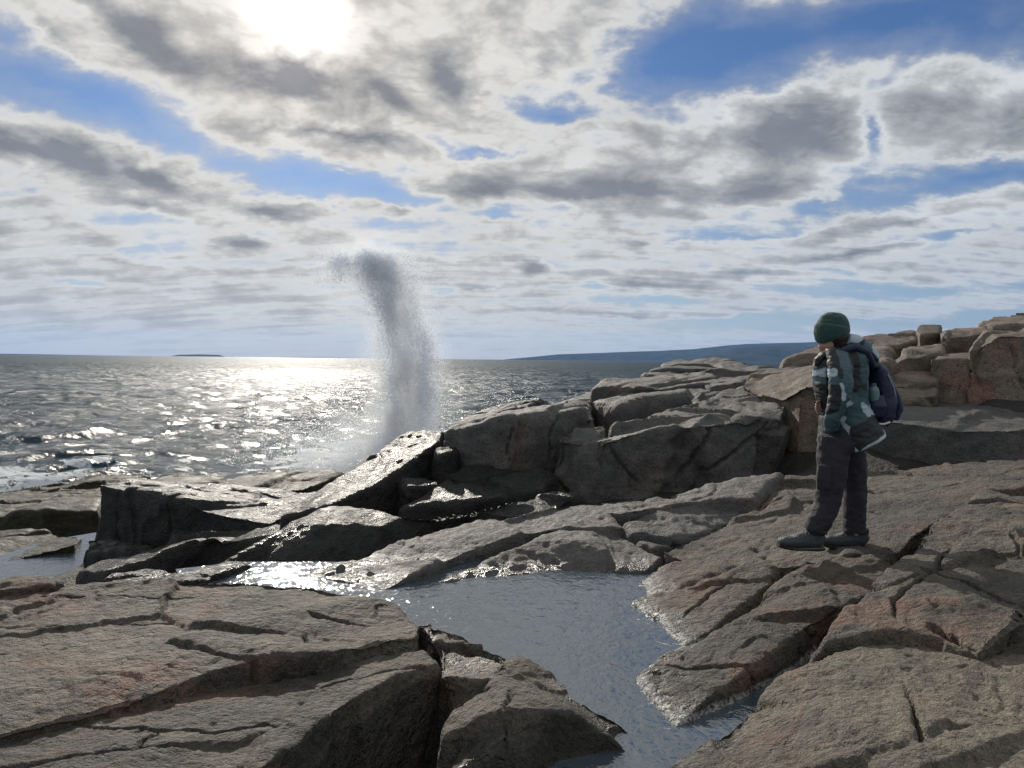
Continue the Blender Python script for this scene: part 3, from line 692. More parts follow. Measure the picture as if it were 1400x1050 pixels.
# ------------------------------------------------------------------ bedrock beneath everything
def bedrock():
    c = np.array(CTRL, np.float64)
    extra = []
    for x in np.arange(-8, 9, 1.0):
        for y in np.arange(-4, 1.9, 1.0): extra.append((x, y, H - 1.95))
    for a in np.radians(np.arange(-60, 45, 4)):
        for d_, z_ in ((27, -2.5), (33, -5), (40, -7)): extra.append((d_ * math.sin(a), d_ * math.cos(a), z_))
    for y in range(6, 26, 3):
        extra.append((-11 - y * 0.5, y, -0.8)); extra.append((-16 - y * 0.5, y, -3))
        extra.append((9 + y * 0.4, y, H - 0.4 if y < 16 else H - 2))
    for px, py, d_ in ((60, 760, 10.2), (0, 780, 9.4), (110, 760, 9.6), (150, 770, 8.6), (-150, 790, 9)):
        p_ = P(px, py, d_); extra.append((p_.x, p_.y, H - 3.25))
    for px, py, z_ in ((700, 840, -2.0), (800, 850, -2.1), (850, 950, -2.0), (930, 1010, -2.0), (780, 900, -2.1), (350, 787, -1.95), (420, 792, -1.9), (300, 784, -1.95), (500, 806, -1.85), (620, 830, -1.95)):
        p_ = P(px, py, -1.66); extra.append((p_.x, p_.y, H + z_))
    c = np.concatenate([c, np.array(extra)])
    xs = np.arange(-26, 20.01, 0.16); ys = np.arange(-4, 38.01, 0.16)
    X, Y = np.meshgrid(xs, ys); q = np.stack([X.ravel(), Y.ravel()], 1)
    z = np.empty(len(q))
    for s in range(0, len(q), 4000):
        d2 = ((q[s:s + 4000, None, :] - c[None, :, :2]) ** 2).sum(2) + 0.02
        w = d2 ** -2
        z[s:s + 4000] = (w * c[None, :, 2]).sum(1) / w.sum(1)
    p3 = np.stack([q[:, 0], q[:, 1], z], 1).astype(np.float32)
    p3[:, 2] += 0.05 * fbm(p3 * 1.3, 4)
    nx, ny = len(xs), len(ys)
    i = np.arange(nx * ny).reshape(ny, nx)
    fs = np.stack([i[:-1, :-1], i[:-1, 1:], i[1:, 1:], i[1:, :-1]], -1).reshape(-1, 4)
    o = link('bedrock', np_mesh('bedrock', p3, fs), M['bed'])
    tag(o, 'dark bedrock showing in the cracks between the slabs', None, None, 'structure')
bedrock()

# ------------------------------------------------------------------ sea
def fft_tile(N, L, wind, wdir, seed, cut):
    r = np.random.default_rng(seed)
    k1 = np.fft.fftfreq(N, 1 / N) * 2 * np.pi / L
    KX, KY = np.meshgrid(k1, k1)
    K = np.sqrt(KX ** 2 + KY ** 2); K[0, 0] = 1e-6
    Lw = wind ** 2 / 9.81
    cosd = (KX * wdir[0] + KY * wdir[1]) / K
    Ph = np.exp(-1 / (K * Lw) ** 2) / K ** 4 * (0.04 + np.abs(cosd) ** 5) * np.exp(-(K * cut) ** 2)
    Ph[0, 0] = 0
    Hh = (r.normal(size=(N, N)) + 1j * r.normal(size=(N, N))) * np.sqrt(Ph / 2)
    h = np.fft.ifft2(Hh).real
    dx = np.fft.ifft2(-1j * KX / K * Hh).real; dy = np.fft.ifft2(-1j * KY / K * Hh).real
    s = 1 / h.std()
    return h * s, dx * s, dy * s

def samp(t, L, x, y):
    N = t.shape[0]
    u = (x / L * N) % N; v = (y / L * N) % N
    i = np.floor(u).astype(int); j = np.floor(v).astype(int); fu = u - i; fv = v - j
    i1 = (i + 1) % N; j1 = (j + 1) % N; i %= N; j %= N
    return (t[j, i] * (1 - fu) + t[j, i1] * fu) * (1 - fv) + (t[j1, i] * (1 - fu) + t[j1, i1] * fu) * fv

def sea():
    nr, na = 620, 760
    rr = np.concatenate([np.geomspace(11, 600, 520), np.geomspace(620, 18000, nr - 520)])
    aa = np.radians(np.linspace(-62, 50, na))
    Rr, A = np.meshgrid(rr, aa, indexing='ij')
    x = (Rr * np.sin(A)).ravel(); y = (Rr * np.cos(A)).ravel(); d_ = Rr.ravel()
    t1 = fft_tile(512, 110.0, 4.6, (0.35, -0.94), 3, 0.22)
    t2 = fft_tile(256, 26.0, 2.5, (0.6, -0.8), 4, 0.07)
    fade = np.exp(-(d_ / 800) ** 2); f2 = np.exp(-(d_ / 220) ** 2)
    # swell shortens and steepens close to the rocks
    h1, x1, y1 = (samp(t, 110.0, x, y) for t in t1)
    h2, x2, y2 = (samp(t, 26.0, x + 5, y - 3) for t in t2)
    A1, A2 = 0.150, 0.085
    z = A1 * h1 * fade + A2 * h2 * f2
    px_ = x + 0.5 * (A1 * x1 * fade + A2 * x2 * f2); py_ = y + 0.5 * (A1 * y1 * fade + A2 * y2 * f2)
    # foam on steep crests and in the surf along the rocks
    z2 = z.reshape(Rr.shape)
    slope = np.gradient(z2, axis=0) / np.gradient(Rr, axis=0)
    curv = np.clip(h1 * 0.55 + h2 * 0.35, -3, 4)
    p3 = np.stack([x, y, z], 1).astype(np.float32)
    brk = fbm(p3 * np.array([0.5, 0.5, 0], np.float32) + 4, 4, 0.6)
    foam = sstep(curv + brk * 1.6, 1.75, 2.6) * np.exp(-d_ / 160)
    surf = np.zeros_like(d_)
    for (sx, sy, sr, am) in SURF:
        surf = np.maximum(surf, am * np.exp(-((x - sx) ** 2 + (y - sy) ** 2) / sr ** 2))
    streak = fbm(p3 * np.array([0.9, 1.4, 0], np.float32) + 11, 5, 0.62)
    foam = np.maximum(foam, sstep(surf + 0.9 * streak, 0.32, 0.75))
    co = np.stack([px_, py_, z], 1)
    i = np.arange(len(co)).reshape(Rr.shape)
    fs = np.stack([i[:-1, :-1], i[1:, :-1], i[1:, 1:], i[:-1, 1:]], -1).reshape(-1, 4)
    fs = fs[:, ::-1]
    me = np_mesh('sea', co, fs)
    at = me.attributes.new('foam', 'FLOAT', 'POINT'); at.data.foreach_set('value', foam.astype(np.float32))
    mt, n, bs, out = new_mat('sea_water')
    g = n.node('ShaderNodeNewGeometry').outputs['Position']
    gy = n.v('LENGTH', g)
    a = n.node('ShaderNodeAttribute', attribute_name='foam').outputs['Fac']
    fo = n.step(n.m('ADD', a, n.m('MULTIPLY', n.m('SUBTRACT', n.noise(g, 4.0, 7, 0.75, dist=0.6), 0.5), 2.2)), 0.40, 0.95)
    fo = n.m('MULTIPLY', fo, n.step(a, 0.02, 0.2))
    base = n.mix(n.noise(g, 0.12, 3), (0.008, 0.024, 0.040), (0.013, 0.038, 0.056))
    n.put(bs.inputs['Base Color'], n.mix(fo, base, (0.55, 0.58, 0.60)))
    n.put(bs.inputs['Roughness'], n.m('ADD', n.lin(gy, 25.0, 350.0, 0.14, 0.52), n.m('MULTIPLY', fo, 0.5)))
    bs.inputs['IOR'].default_value = 1.33
    bs.inputs['Specular IOR Level'].default_value = 0.18
    gs = n.v('MULTIPLY', g, (1.0, 1.6, 1.0))
    rip = n.m('ADD', n.m('MULTIPLY', n.noise(gs, 2.4, 5, 0.66), 0.26), n.m('ADD', n.m('MULTIPLY', n.noise(gs, 0.35, 4, 0.6), 1.3), n.m('MULTIPLY', n.noise(gs, 0.06, 3, 0.6), 4.5)))
    n.put(bs.inputs['Normal'], n.bump(rip, 1.0, n.lin(gy, 30.0, 2500.0, 0.75, 1.0)))
    # aerated, choppy water: part of the light is scattered in the body of the water
    df = n.node('ShaderNodeBsdfDiffuse'); n.put(df.inputs[0], n.mix(fo, (0.020, 0.044, 0.062), (0.55, 0.58, 0.60)))
    ms = n.node('ShaderNodeMixShader'); ms.inputs[0].default_value = 0.42
    mt.node_tree.links.new(bs.outputs[0], ms.inputs[1]); mt.node_tree.links.new(df.outputs[0], ms.inputs[2]); mt.node_tree.links.new(ms.outputs[0], out.inputs[0])
    o = link('sea', me, mt)
    tag(o, 'choppy grey-blue sea glittering under the sun', None, None, 'structure')
SURF = []
for (px, py, sr, am) in ((-60, 665, 3.5, 1.0), (30, 668, 3.0, 1.0), (90, 652, 3.0, .6), (440, 625, 3.5, 0.7), (500, 612, 4.5, 0.9), (380, 636, 3.0, 0.45), (210, 594, 1.0, .7), (250, 645, 3, .3)):
    p_ = P(px, py, -H); SURF.append((p_.x, p_.y, sr, am))
sea()

# ------------------------------------------------------------------ tide pools
def pool(name, label, poly, z):
    pts = [P(px, py, z) for px, py in poly]
    me = pydata(name, pts, [list(range(len(pts)))])
    if me.polygons[0].normal.z < 0: me.flip_normals()
    o = link(name, me, M['pool'])
    tag(o, label, None, None, 'structure')
mt, n, bs, out = new_mat('pool_water')
g = n.node('ShaderNodeNewGeometry').outputs['Position']
bs.inputs['Base Color'].default_value = (0.045, 0.062, 0.078, 1)
bs.inputs['Roughness'].default_value = 0.05
bs.inputs['IOR'].default_value = 2.1
gs = n.v('MULTIPLY', g, (1.0, 0.8, 1.0))
wv = n.m('ADD', n.m('MULTIPLY', n.noise(gs, 9.0, 3, 0.55, dist=0.8), 0.010), n.m('MULTIPLY', n.noise(gs, 26.0, 2, 0.5, dist=0.5), 0.004))
n.put(bs.inputs['Normal'], n.bump(wv, 1.0, 1.0))
M['pool'] = mt
pool('tide_pool', 'rippled tide pool between the foreground slabs reflecting the sky',
     [(240, 778), (330, 768), (450, 768), (560, 770), (700, 765), (880, 762), (960, 800), (1040, 880), (1080, 960), (1040, 1060), (900, 1120), (760, 1100), (735, 1000), (640, 900), (560, 850), (420, 810), (250, 800)], -1.66)
pool('low_tide_pool', 'pale still pool at the far left beneath the black rocks',
     [(-200, 815), (-200, 772), (0, 760), (60, 740), (130, 728), (215, 750), (190, 800)], -2.84)

# ------------------------------------------------------------------ far land
def ridge(name, label, prof, d0, d1, seed, col):
    """Hill range: prof = skyline in the picture, d0..d1 its depth in metres."""
    pts = [P(px, py, d1) for px, py in prof]
    xs = np.array([p.x / p.y for p in pts]); hs = np.array([max(0.0, p.z) for p in pts])
    nu, nvv = 260, 40
    u = np.linspace(xs[0], xs[-1], nu); v = np.linspace(0, 1, nvv)
    U, V = np.meshgrid(u, v)
    Y = d0 + (d1 * 1.25 - d0) * V
    vt = (d1 - d0) / (d1 * 1.25 - d0)
    X = U * Y
    hh = np.interp(U, xs, hs)
    prof_v = np.where(V < vt, np.sin(np.clip(V / vt, 0, 1) * np.pi / 2), np.cos(np.clip((V - vt) / (1 - vt), 0, 1) * np.pi / 2))
    p3 = np.stack([X.ravel() / 900, Y.ravel() / 900, np.full(X.size, seed)], 1)
    nz = fbm(p3, 5, 0.55).reshape(X.shape)
    Z = hh * prof_v * (1 + 0.22 * nz * (1 - prof_v)) - 4
    i = np.arange(nu * nvv).reshape(nvv, nu)
    fs = np.stack([i[:-1, :-1], i[:-1, 1:], i[1:, 1:], i[1:, :-1]], -1).reshape(-1, 4)
    o = link(name, np_mesh(name, np.stack([X.ravel(), Y.ravel(), Z.ravel()], 1), fs), M['hill'])
    tag(o, label, None, None, 'structure')
mt, n, bs, out = new_mat('wooded_hill')
g = n.node('ShaderNodeNewGeometry').outputs['Position']
n.put(bs.inputs['Base Color'], n.mix(n.step(n.noise(g, 0.004, 6, 0.65), 0.4, 0.62), (0.018, 0.028, 0.020), (0.045, 0.050, 0.038)))
bs.inputs['Roughness'].default_value = 1.0
bs.inputs['Specular IOR Level'].default_value = 0.0
M['hill'] = mt
ridge('hills', 'long low line of blue hills across the water',
      [(690, 491), (730, 487.5), (765, 484), (800, 483), (850, 481), (900, 479.5), (950, 477), (985, 473), (1020, 470), (1060, 469), (1100, 468), (1140, 466), (1200, 468), (1300, 474), (1420, 482)], 11000, 13500, 2.0, 0)
ridge('hills', 'darker rounded hill at the right end of the blue range',
      [(930, 493), (960, 489), (985, 483), (1010, 477), (1030, 474), (1060, 473.5), (1090, 475), (1130, 473), (1200, 476), (1300, 484), (1400, 496)], 8500, 10000, 5.0, 0)
ridge('islands', 'thin dark islands on the horizon left of the spray',
      [(-60, 483.4), (0, 483.2), (60, 484.1), (140, 485.6), (200, 486.3), (232, 486.6), (245, 484.6), (275, 484.1), (300, 485.0), (308, 487.4), (360, 488.3), (420, 488.0), (480, 489.0), (540, 490)], 11000, 12000, 9.0, 0)

# ------------------------------------------------------------------ spray
def spray():
    D = 26.0
    px1 = D / FPX
    axis = [(548, 660, 50), (551, 620, 50), (554, 585, 47), (556, 540, 46), (556, 500, 46), (553, 465, 45), (546, 430, 43), (537, 400, 41), (528, 374, 44), (517, 356, 42), (500, 350, 40), (481, 356, 37), (464, 374, 33), (448, 398, 28)]
    C = np.array([list(P(a, b, D)) for a, b, _ in axis]); Wd = np.array([c for _, _, c in axis]) * px1
    r = np.random.default_rng(5)
    def along(t):
        k = np.clip(t, 0, len(C) - 1.001); i = k.astype(int); f = (k - i)[:, None]
        return C[i] * (1 - f) + C[i + 1] * f, Wd[i] * (1 - f[:, 0]) + Wd[i + 1] * f[:, 0]
    pts = []; rad = []
    def add(t, spread, rr, lateral=None):
        c, w = along(t)
        n_ = len(t)
        u = (r.normal(size=n_) * 0.6 + r.uniform(-1, 1, n_)) * spread if lateral is None else lateral
        v = r.normal(size=n_) * 0.5
        q = c + np.stack([u * w, v * w, r.normal(size=n_) * w * 0.15], 1)
        fil = fbm((q * np.array([1.3, 1.3, 0.45])).astype(np.float32), 3, 0.6)
        keep = r.random(n_) < np.clip(0.5 + 2.0 * fil, 0.06, 1)
        pts.append(q[keep]); rad.append(rr[keep])
    def sizes(n_, s):
        return s * np.exp(r.normal(0, 0.45, n_))
    n1 = 110000
    add(r.beta(1.15, 1.6, n1) * 9.0, 0.53, sizes(n1, 0.0056))                       # body of the column
    n2 = 26000
    add(r.uniform(0.5, 7, n2), 1, sizes(n2, 0.0085), lateral=-0.42 + 0.20 * r.normal(size=n2))   # denser left strand
    add(r.uniform(0.5, 5.5, n2), 1, sizes(n2, 0.0085), lateral=0.62 + 0.20 * r.normal(size=n2))  # right strand
    n3 = 24000
    add(r.uniform(6.0, 11.5, n3), 0.70, sizes(n3, 0.0075))                          # torn crown
    n4 = 34000
    add(7.5 + 5.4 * r.beta(1.3, 1.5, n4), 0.72, sizes(n4, 0.0075))                               # drops blown left
    n5 = 13000
    add(r.uniform(0, 9, n5), 0.90, sizes(n5, 0.007))                                # stray drops
    # low burst where the wave hits the rock
    n6 = 26000
    c0 = np.array(list(P(505, 640, D)))
    q = c0 + np.stack([r.normal(size=n6) * 1.7 - 0.3, r.normal(size=n6) * 0.8, np.abs(r.normal(size=n6)) * 1.0], 1)
    keep = r.random(n6) < np.clip(0.5 + 1.6 * fbm((q * 0.9).astype(np.float32), 3), 0.02, 1)
    pts.append(q[keep]); rad.append(sizes(n6, 0.009)[keep])
    Pn = np.concatenate(pts); Rn = np.clip(np.concatenate(rad), 0.003, 0.04)
    base = np.array(list(P(548, 660, D)))
    root = empty('sea_spray', tuple(base))
    tag(root, 'tall plume of white spray bursting up behind the rocks, its crown blown left', 'spray', None, 'thing')
    me = bpy.data.meshes.new('droplets')
    me.vertices.add(len(Pn)); me.vertices.foreach_set('co', (Pn - base).astype(np.float32).ravel())
    at = me.attributes.new('drop_radius', 'FLOAT', 'POINT'); at.data.foreach_set('value', Rn.astype(np.float32))
    mt, n, bs, out = new_mat('spray_water')
    bs.inputs['Base Color'].default_value = (0.74, 0.79, 0.88, 1)
    bs.inputs['Roughness'].default_value = 0.6
    bs.inputs['Specular IOR Level'].default_value = 0.15
    tr = n.node('ShaderNodeBsdfTranslucent'); tr.inputs[0].default_value = (0.92, 0.95, 0.98, 1)
    ms = n.node('ShaderNodeMixShader'); ms.inputs[0].default_value = 0.56
    mt.node_tree.links.new(bs.outputs[0], ms.inputs[1]); mt.node_tree.links.new(tr.outputs[0], ms.inputs[2]); mt.node_tree.links.new(ms.outputs[0], out.inputs[0])
    o = link('droplets', me, mt, root)
    tag(o, None, None, None, 'stuff')
    ng = bpy.data.node_groups.new('droplet_points', 'GeometryNodeTree')
    ng.interface.new_socket('Geometry', in_out='INPUT', socket_type='NodeSocketGeometry')
    ng.interface.new_socket('Geometry', in_out='OUTPUT', socket_type='NodeSocketGeometry')
    a = ng.nodes.new('NodeGroupInput'); b = ng.nodes.new('GeometryNodeMeshToPoints'); c = ng.nodes.new('GeometryNodeSetMaterial'); d = ng.nodes.new('NodeGroupOutput')
    e = ng.nodes.new('GeometryNodeInputNamedAttribute'); e.data_type = 'FLOAT'; e.inputs['Name'].default_value = 'drop_radius'
    c.inputs['Material'].default_value = mt
    ng.links.new(a.outputs[0], b.inputs[0]); ng.links.new(e.outputs[0], b.inputs['Radius'])
    ng.links.new(b.outputs[0], c.inputs[0]); ng.links.new(c.outputs[0], d.inputs[0])
    o.modifiers.new('points', 'NODES').node_group = ng
    # fine mist between the drops: a soft-edged volume that follows the plume
    blob = [(555, 640, 66, 60, .9), (553, 590, 60, 62, 1.0), (556, 540, 58, 60, 1.0), (556, 490, 58, 60, 1.0), (548, 445, 55, 52, .95), (538, 405, 52, 44, .85), (524, 375, 50, 38, .7), (508, 362, 58, 40, .5),
            (485, 366, 58, 42, .34), (458, 390, 60, 50, .2), (475, 425, 60, 60, .06), (500, 640, 95, 60, .55), (455, 650, 85, 55, .3), (520, 600, 75, 45, .5), (600, 600, 60, 70, .15), (620, 545, 60, 60, .06)]
    rs_ = []; tubes_v = []; tubes_f = []
    mt = bpy.data.materials.new('spray_mist'); mt.use_nodes = True
    mt.node_tree.nodes.clear(); n = NT(mt.node_tree)
    oc = n.node('ShaderNodeTexCoord').outputs['Object']
    wp = n.v('ADD', oc, n.v('SCALE', n.v('SUBTRACT', n.noise(oc, 0.9, 3, 0.6, color=True), (0.5, 0.5, 0.5)), scale=1.5))
    acc = 0.0
    for (a_, b_, rx, ry, am) in blob:
        c_ = np.array(list(P(a_, b_, D))) - base
        mp = n.node('ShaderNodeMapping', vector_type='TEXTURE'); n.put(mp.inputs[0], wp)
        mp.inputs['Location'].default_value = tuple(c_)
        mp.inputs['Scale'].default_value = (rx * px1 * 1.25, rx * px1 * 1.0, ry * px1 * 1.4)
        gtex = n.node('ShaderNodeTexGradient', gradient_type='QUADRATIC_SPHERE'); n.put(gtex.inputs[0], mp.outputs[0])
        acc = n.m('MULTIPLY_ADD', gtex.outputs['Fac'], am, acc)
    dn = n.m('MULTIPLY', acc, n.step(n.noise(n.v('MULTIPLY', oc, (1, 1, 0.5)), 1.6, 4, 0.65), 0.30, 0.68, 0.15, 1.5))
    pv = n.node('ShaderNodeVolumePrincipled'); out = n.node('ShaderNodeOutputMaterial')
    pv.inputs['Color'].default_value = (0.93, 0.95, 0.98, 1)
    pv.inputs['Anisotropy'].default_value = 0.3
    n.put(pv.inputs['Density'], n.m('MULTIPLY', dn, 1.7))
    mt.node_tree.links.new(pv.outputs[0], out.inputs['Volume'])
    lo = np.array(list(P(350, 690, D))) - base - (0, 2.6, 0.2); hi = np.array(list(P(700, 300, D))) - base + (0, 2.6, 0)
    vs = [(x, y, z) for x in (lo[0], hi[0]) for y in (lo[1], hi[1]) for z in (lo[2], hi[2])]
    me = pydata('mist', vs, [[0, 1, 3, 2], [4, 6, 7, 5], [0, 4, 5, 1], [2, 3, 7, 6], [0, 2, 6, 4], [1, 5, 7, 3]])
    o = link('mist', me, mt, root)
    mt.cycles.volume_sampling = 'MULTIPLE_IMPORTANCE'
    tag(o, None, None, None, 'stuff')
spray()

# ------------------------------------------------------------------ hiker
PD = 5.05
PXM = PD / FPX
def tube(path, sides=20):
    """Closed tube along picture-plane points: (px, py, depth offset, half width px, half depth m)."""
    c = [P(a, b, PD + dy) for a, b, dy, _, _ in path]
    vs = []; fs = []
    for i, (a, b, dy, w, t) in enumerate(path):
        tg = (c[min(i + 1, len(c) - 1)] - c[max(i - 1, 0)])
        tx = Vector((tg.x, 0, tg.z)); tx.normalize()
        wa = Vector((-tx.z, 0, tx.x)); da = Vector((0, 1, 0))
        for k in range(sides):
            an = 2 * math.pi * k / sides
            vs.append(c[i] + wa * (math.cos(an) * w * PXM) + da * (math.sin(an) * t))
    for i in range(len(path) - 1):
        for k in range(sides):
            k2 = (k + 1) % sides
            fs.append([i * sides + k, i * sides + k2, (i + 1) * sides + k2, (i + 1) * sides + k])
    fs.append(list(range(sides))[::-1]); fs.append([(len(path) - 1) * sides + k for k in range(sides)])
    return vs, fs

def join(*tubes):
    vs, fs = [], []
    for v, f in tubes:
        o = len(vs); vs += list(v); fs += [[i + o for i in q] for q in f]
    return vs, fs

def ball(px, py, dy, rx, ry, rz, rot=0.0):
    """Ellipsoid, radii in metres; rot turns it about the vertical."""
    c = P(px, py, PD + dy); vs = []; fs = []; nu, nv_ = 16, 10
    for i in range(nv_ + 1):
        th = math.pi * (i + 0.02) / (nv_ + 0.04)
        for k in range(nu):
            an = 2 * math.pi * k / nu
            v = Vector((math.sin(th) * math.cos(an) * rx, math.sin(th) * math.sin(an) * ry, math.cos(th) * rz))
            v.rotate(Matrix.Rotation(rot, 3, 'Z')); vs.append(c + v)
    for i in range(nv_):
        for k in range(nu):
            k2 = (k + 1) % nu
            fs.append([i * nu + k, (i + 1) * nu + k, (i + 1) * nu + k2, i * nu + k2])
    fs.append(list(range(nu))); fs.append([nv_ * nu + k for k in reversed(range(nu))])
    return vs, fs

def skinmesh(name, shells, vox, smooth, parent, mat, disp=None, color=None):
    v, f = join(*shells)
    co, qs = voxel(pydata('t', v, f), vox)
    co = laplace(co, qs, smooth, 0.5)
    if disp is not None:
        co = co + normals(co, qs) * disp(co)[:, None]
    base = np.array(parent.location, np.float32)
    me = np_mesh(name, co - base, qs)
    if color is not None:
        ca = me.color_attributes.new('print', 'FLOAT_COLOR', 'POINT')
        ca.data.foreach_set('color', color(co).astype(np.float32).ravel())
    return link(name, me, mat, parent)

def simple(name, col, rough, bump=0.0, scale=300.0, sheen=0.0, print_=False):
    mt, n, bs, out = new_mat(name)
    oc = n.node('ShaderNodeTexCoord').outputs['Object']
    c = n.mix(n.noise(oc, 14.0, 4, 0.6), tuple(x * 0.75 for x in col), tuple(min(1, x * 1.25) for x in col))
    if print_: c = n.node('ShaderNodeAttribute', attribute_name='print').outputs['Color']
    n.put(bs.inputs['Base Color'], c)
    bs.inputs['Roughness'].default_value = rough
    bs.inputs['Sheen Weight'].default_value = sheen
    if bump: n.put(bs.inputs['Normal'], n.bump(n.m('ADD', n.noise(oc, scale, 2), n.m('MULTIPLY', n.noise(oc, 30.0, 4, 0.6), 3.0)), bump, 1.0))
    return mt

def hiker():
    foot = P(1122, 752, PD)
    pr = empty('person', tuple(foot))
    tag(pr, 'hiker in green hat and patterned jacket standing on the slab, watching the spray', 'person', None, 'thing')
    skin = simple('skin', (0.50, 0.29, 0.21), 0.55)
    hair = simple('brown_hair', (0.030, 0.018, 0.012), 0.5, 0.004, 200)
    wool = simple('green_wool', (0.010, 0.050, 0.042), 0.9, 0.004, 160, 0.3)
    cloth = simple('printed_jacket_cloth', (0.05, 0.08, 0.09), 0.6, 0.0015, 60, 0, True)
    navyp = simple('charcoal_trousers', (0.015, 0.013, 0.020), 0.75, 0.003, 200)
    boot = simple('boot_leather', (0.036, 0.043, 0.050), 0.6, 0.003, 120)
    sole = simple('rubber_sole', (0.012, 0.012, 0.012), 0.8)
    lace = simple('boot_lace', (0.10, 0.11, 0.12), 0.8)
    pack = simple('navy_nylon', (0.008, 0.011, 0.040), 0.55, 0.002, 150)
    # body: one continuous figure, mostly under the clothes
    fa = R(106)      # head faces left and a little away
    fx, fy = -math.sin(fa), -math.cos(fa)
    def hp(df, ds, dz):      # offset in the head frame (forward, to the near side, up) -> px,py,dy
        x = fx * df + fy * ds * 1.0; y = fy * df - fx * ds
        return 1137.5 + x / PXM, 457.5 - dz / PXM, -0.02 + y
    hd = [ball(*hp(0, 0, 0.02), 0.075, 0.094, 0.105, -(fa - math.pi)), ball(*hp(0.035, 0, -0.045), 0.055, 0.062, 0.072, -(fa - math.pi)),
          ball(*hp(0.075, 0, -0.085), 0.026, 0.022, 0.022), ball(*hp(0.103, 0, -0.022), 0.012, 0.014, 0.020), ball(*hp(0.100, 0, -0.008), 0.009, 0.012, 0.022),
          ball(*hp(0.092, 0, -0.055), 0.016, 0.012, 0.008), ball(*hp(0.090, 0, -0.066), 0.014, 0.011, 0.007), ball(*hp(0.080, 0, 0.028), 0.045, 0.02, 0.010),
          ball(*hp(-0.005, 0.070, -0.012), 0.010, 0.018, 0.028), ball(*hp(-0.005, -0.070, -0.012), 0.010, 0.018, 0.028)]
    neck = tube([(1143, 462, 0, 11, .055), (1147, 476, 0, 12, .06), (1150, 486, 0, 16, .09)])
    torso = tube([(1151, 478, 0, 16, .12), (1152, 495, 0, 23, .16), (1152, 540, 0, 22, .15), (1152, 575, 0, 22, .15), (1152, 605, 0, 22, .15)])
    def limb(*p): return tube(list(p), 14)
    larm = limb((1149, 486, -.16, 9, .05), (1150, 520, -.22, 9, .05), (1149, 542, -.225, 8, .042), (1143, 560, -.215, 6, .034), (1138, 574, -.18, 6, .03), (1136, 582, -.17, 5, .02))
    rarm = limb((1149, 486, .16, 9, .05), (1156, 520, .22, 9, .05), (1156, 548, .23, 8, .045), (1140, 556, .18, 7, .04), (1128, 557, .06, 6, .032), (1122, 557, .01, 5, .028))
    lleg = limb((1143, 600, -.06, 15, .06), (1138, 630, -.09, 13, .065), (1133, 665, -.1, 11, .06), (1122, 700, -.1, 10, .055), (1112, 738, -.1, 7, .04))
    rleg = limb((1160, 600, .06, 15, .06), (1165, 630, .09, 13, .065), (1169, 668, .1, 11, .06), (1168, 700, .1, 10, .055), (1168, 738, .1, 7, .04))
    lfoot = limb((1118, 744, -.1, 5, .03), (1095, 745, -.1, 5, .035), (1070, 744, -.1, 3, .03))
    rfoot = limb((1175, 744, .1, 5, .03), (1155, 744, .1, 5, .035), (1134, 743, .1, 3, .03))
    palm = ball(1121, 557, -.01, 0.026, 0.022, 0.036)
    fingers = []
    for k, (ln, z0) in enumerate(((13, 551.5), (15, 555), (14, 558.5), (11, 562))):
        fingers.append(limb((1122, z0, -.02, 1.7, .009), (1122 - ln * .42, z0 + .8, -.035, 1.7, .009), (1122 - ln * .50, z0 + 2.2, -.058, 1.5, .008), (1122 - ln * .30, z0 + 3.4, -.066, 1.3, .007)))
    thumb = limb((1124, 553, -.02, 1.9, .010), (1120, 549, -.04, 1.8, .010), (1116, 549.5, -.055, 1.5, .008))
    skinmesh('body', hd + [neck, torso, larm, rarm, lleg, rleg, lfoot, rfoot, palm, thumb] + fingers, 0.0048, 3, pr, skin)
    for s in (1, -1):
        v, f = ball(*hp(0.088, 0.031 * s, 0.008), 0.011, 0.011, 0.011)
        link('eye', pydata('eye', [q - foot for q in v], f), simple('eye', (0.5, 0.5, 0.48), 0.2), pr)
    skinmesh('hair', [ball(*hp(-0.025, 0, 0.005), 0.083, 0.088, 0.085, -(fa - math.pi)), ball(*hp(-0.05, 0, -0.05), 0.06, 0.05, 0.05), ball(*hp(0.01, 0.06, -0.02), 0.02, 0.035, 0.035)], 0.007, 2, pr, hair,
             lambda c: 0.004 * fbm(c * np.array([60, 60, 20], np.float32), 2))
    # knitted hat with a folded brim
    hat = skinmesh('beanie', [tube([(1139, 459, -.01, 20, .10), (1138.5, 451, -.01, 21.5, .105), (1139.5, 443, -.01, 21, .10), (1141.5, 435.5, -.01, 18, .085), (1143, 430, -.01, 12.5, .06), (1143.5, 427.5, -.01, 5.5, .03)], 28)], 0.006, 3, pr, wool,
                   lambda c: 0.0035 * fbm(c * 25, 3) + 0.0016 * np.sin(np.arctan2(c[:, 1] - (PD - .01), c[:, 0] - P(1138, 445, PD).x) * 46))
    skinmesh('brim', [tube([(1139, 462, -.01, 20, .100), (1138, 460, -.01, 22.5, .111), (1137.2, 453.5, -.01, 23, .114), (1137.5, 447.5, -.01, 22.5, .112), (1138, 445, -.01, 20.5, .102)], 28)], 0.005, 2, pr, wool,
             lambda c: 0.0015 * fbm(c * 40, 2) + 0.0018 * np.sin(np.arctan2(c[:, 1] - (PD - .01), c[:, 0] - P(1138, 445, PD).x) * 46)).parent = hat
    # jacket: printed in slate, black and white pieces
    BL, TE, SL, WH = (0.006, 0.008, 0.009), (0.022, 0.062, 0.070), (0.045, 0.085, 0.105), (0.34, 0.40, 0.44)
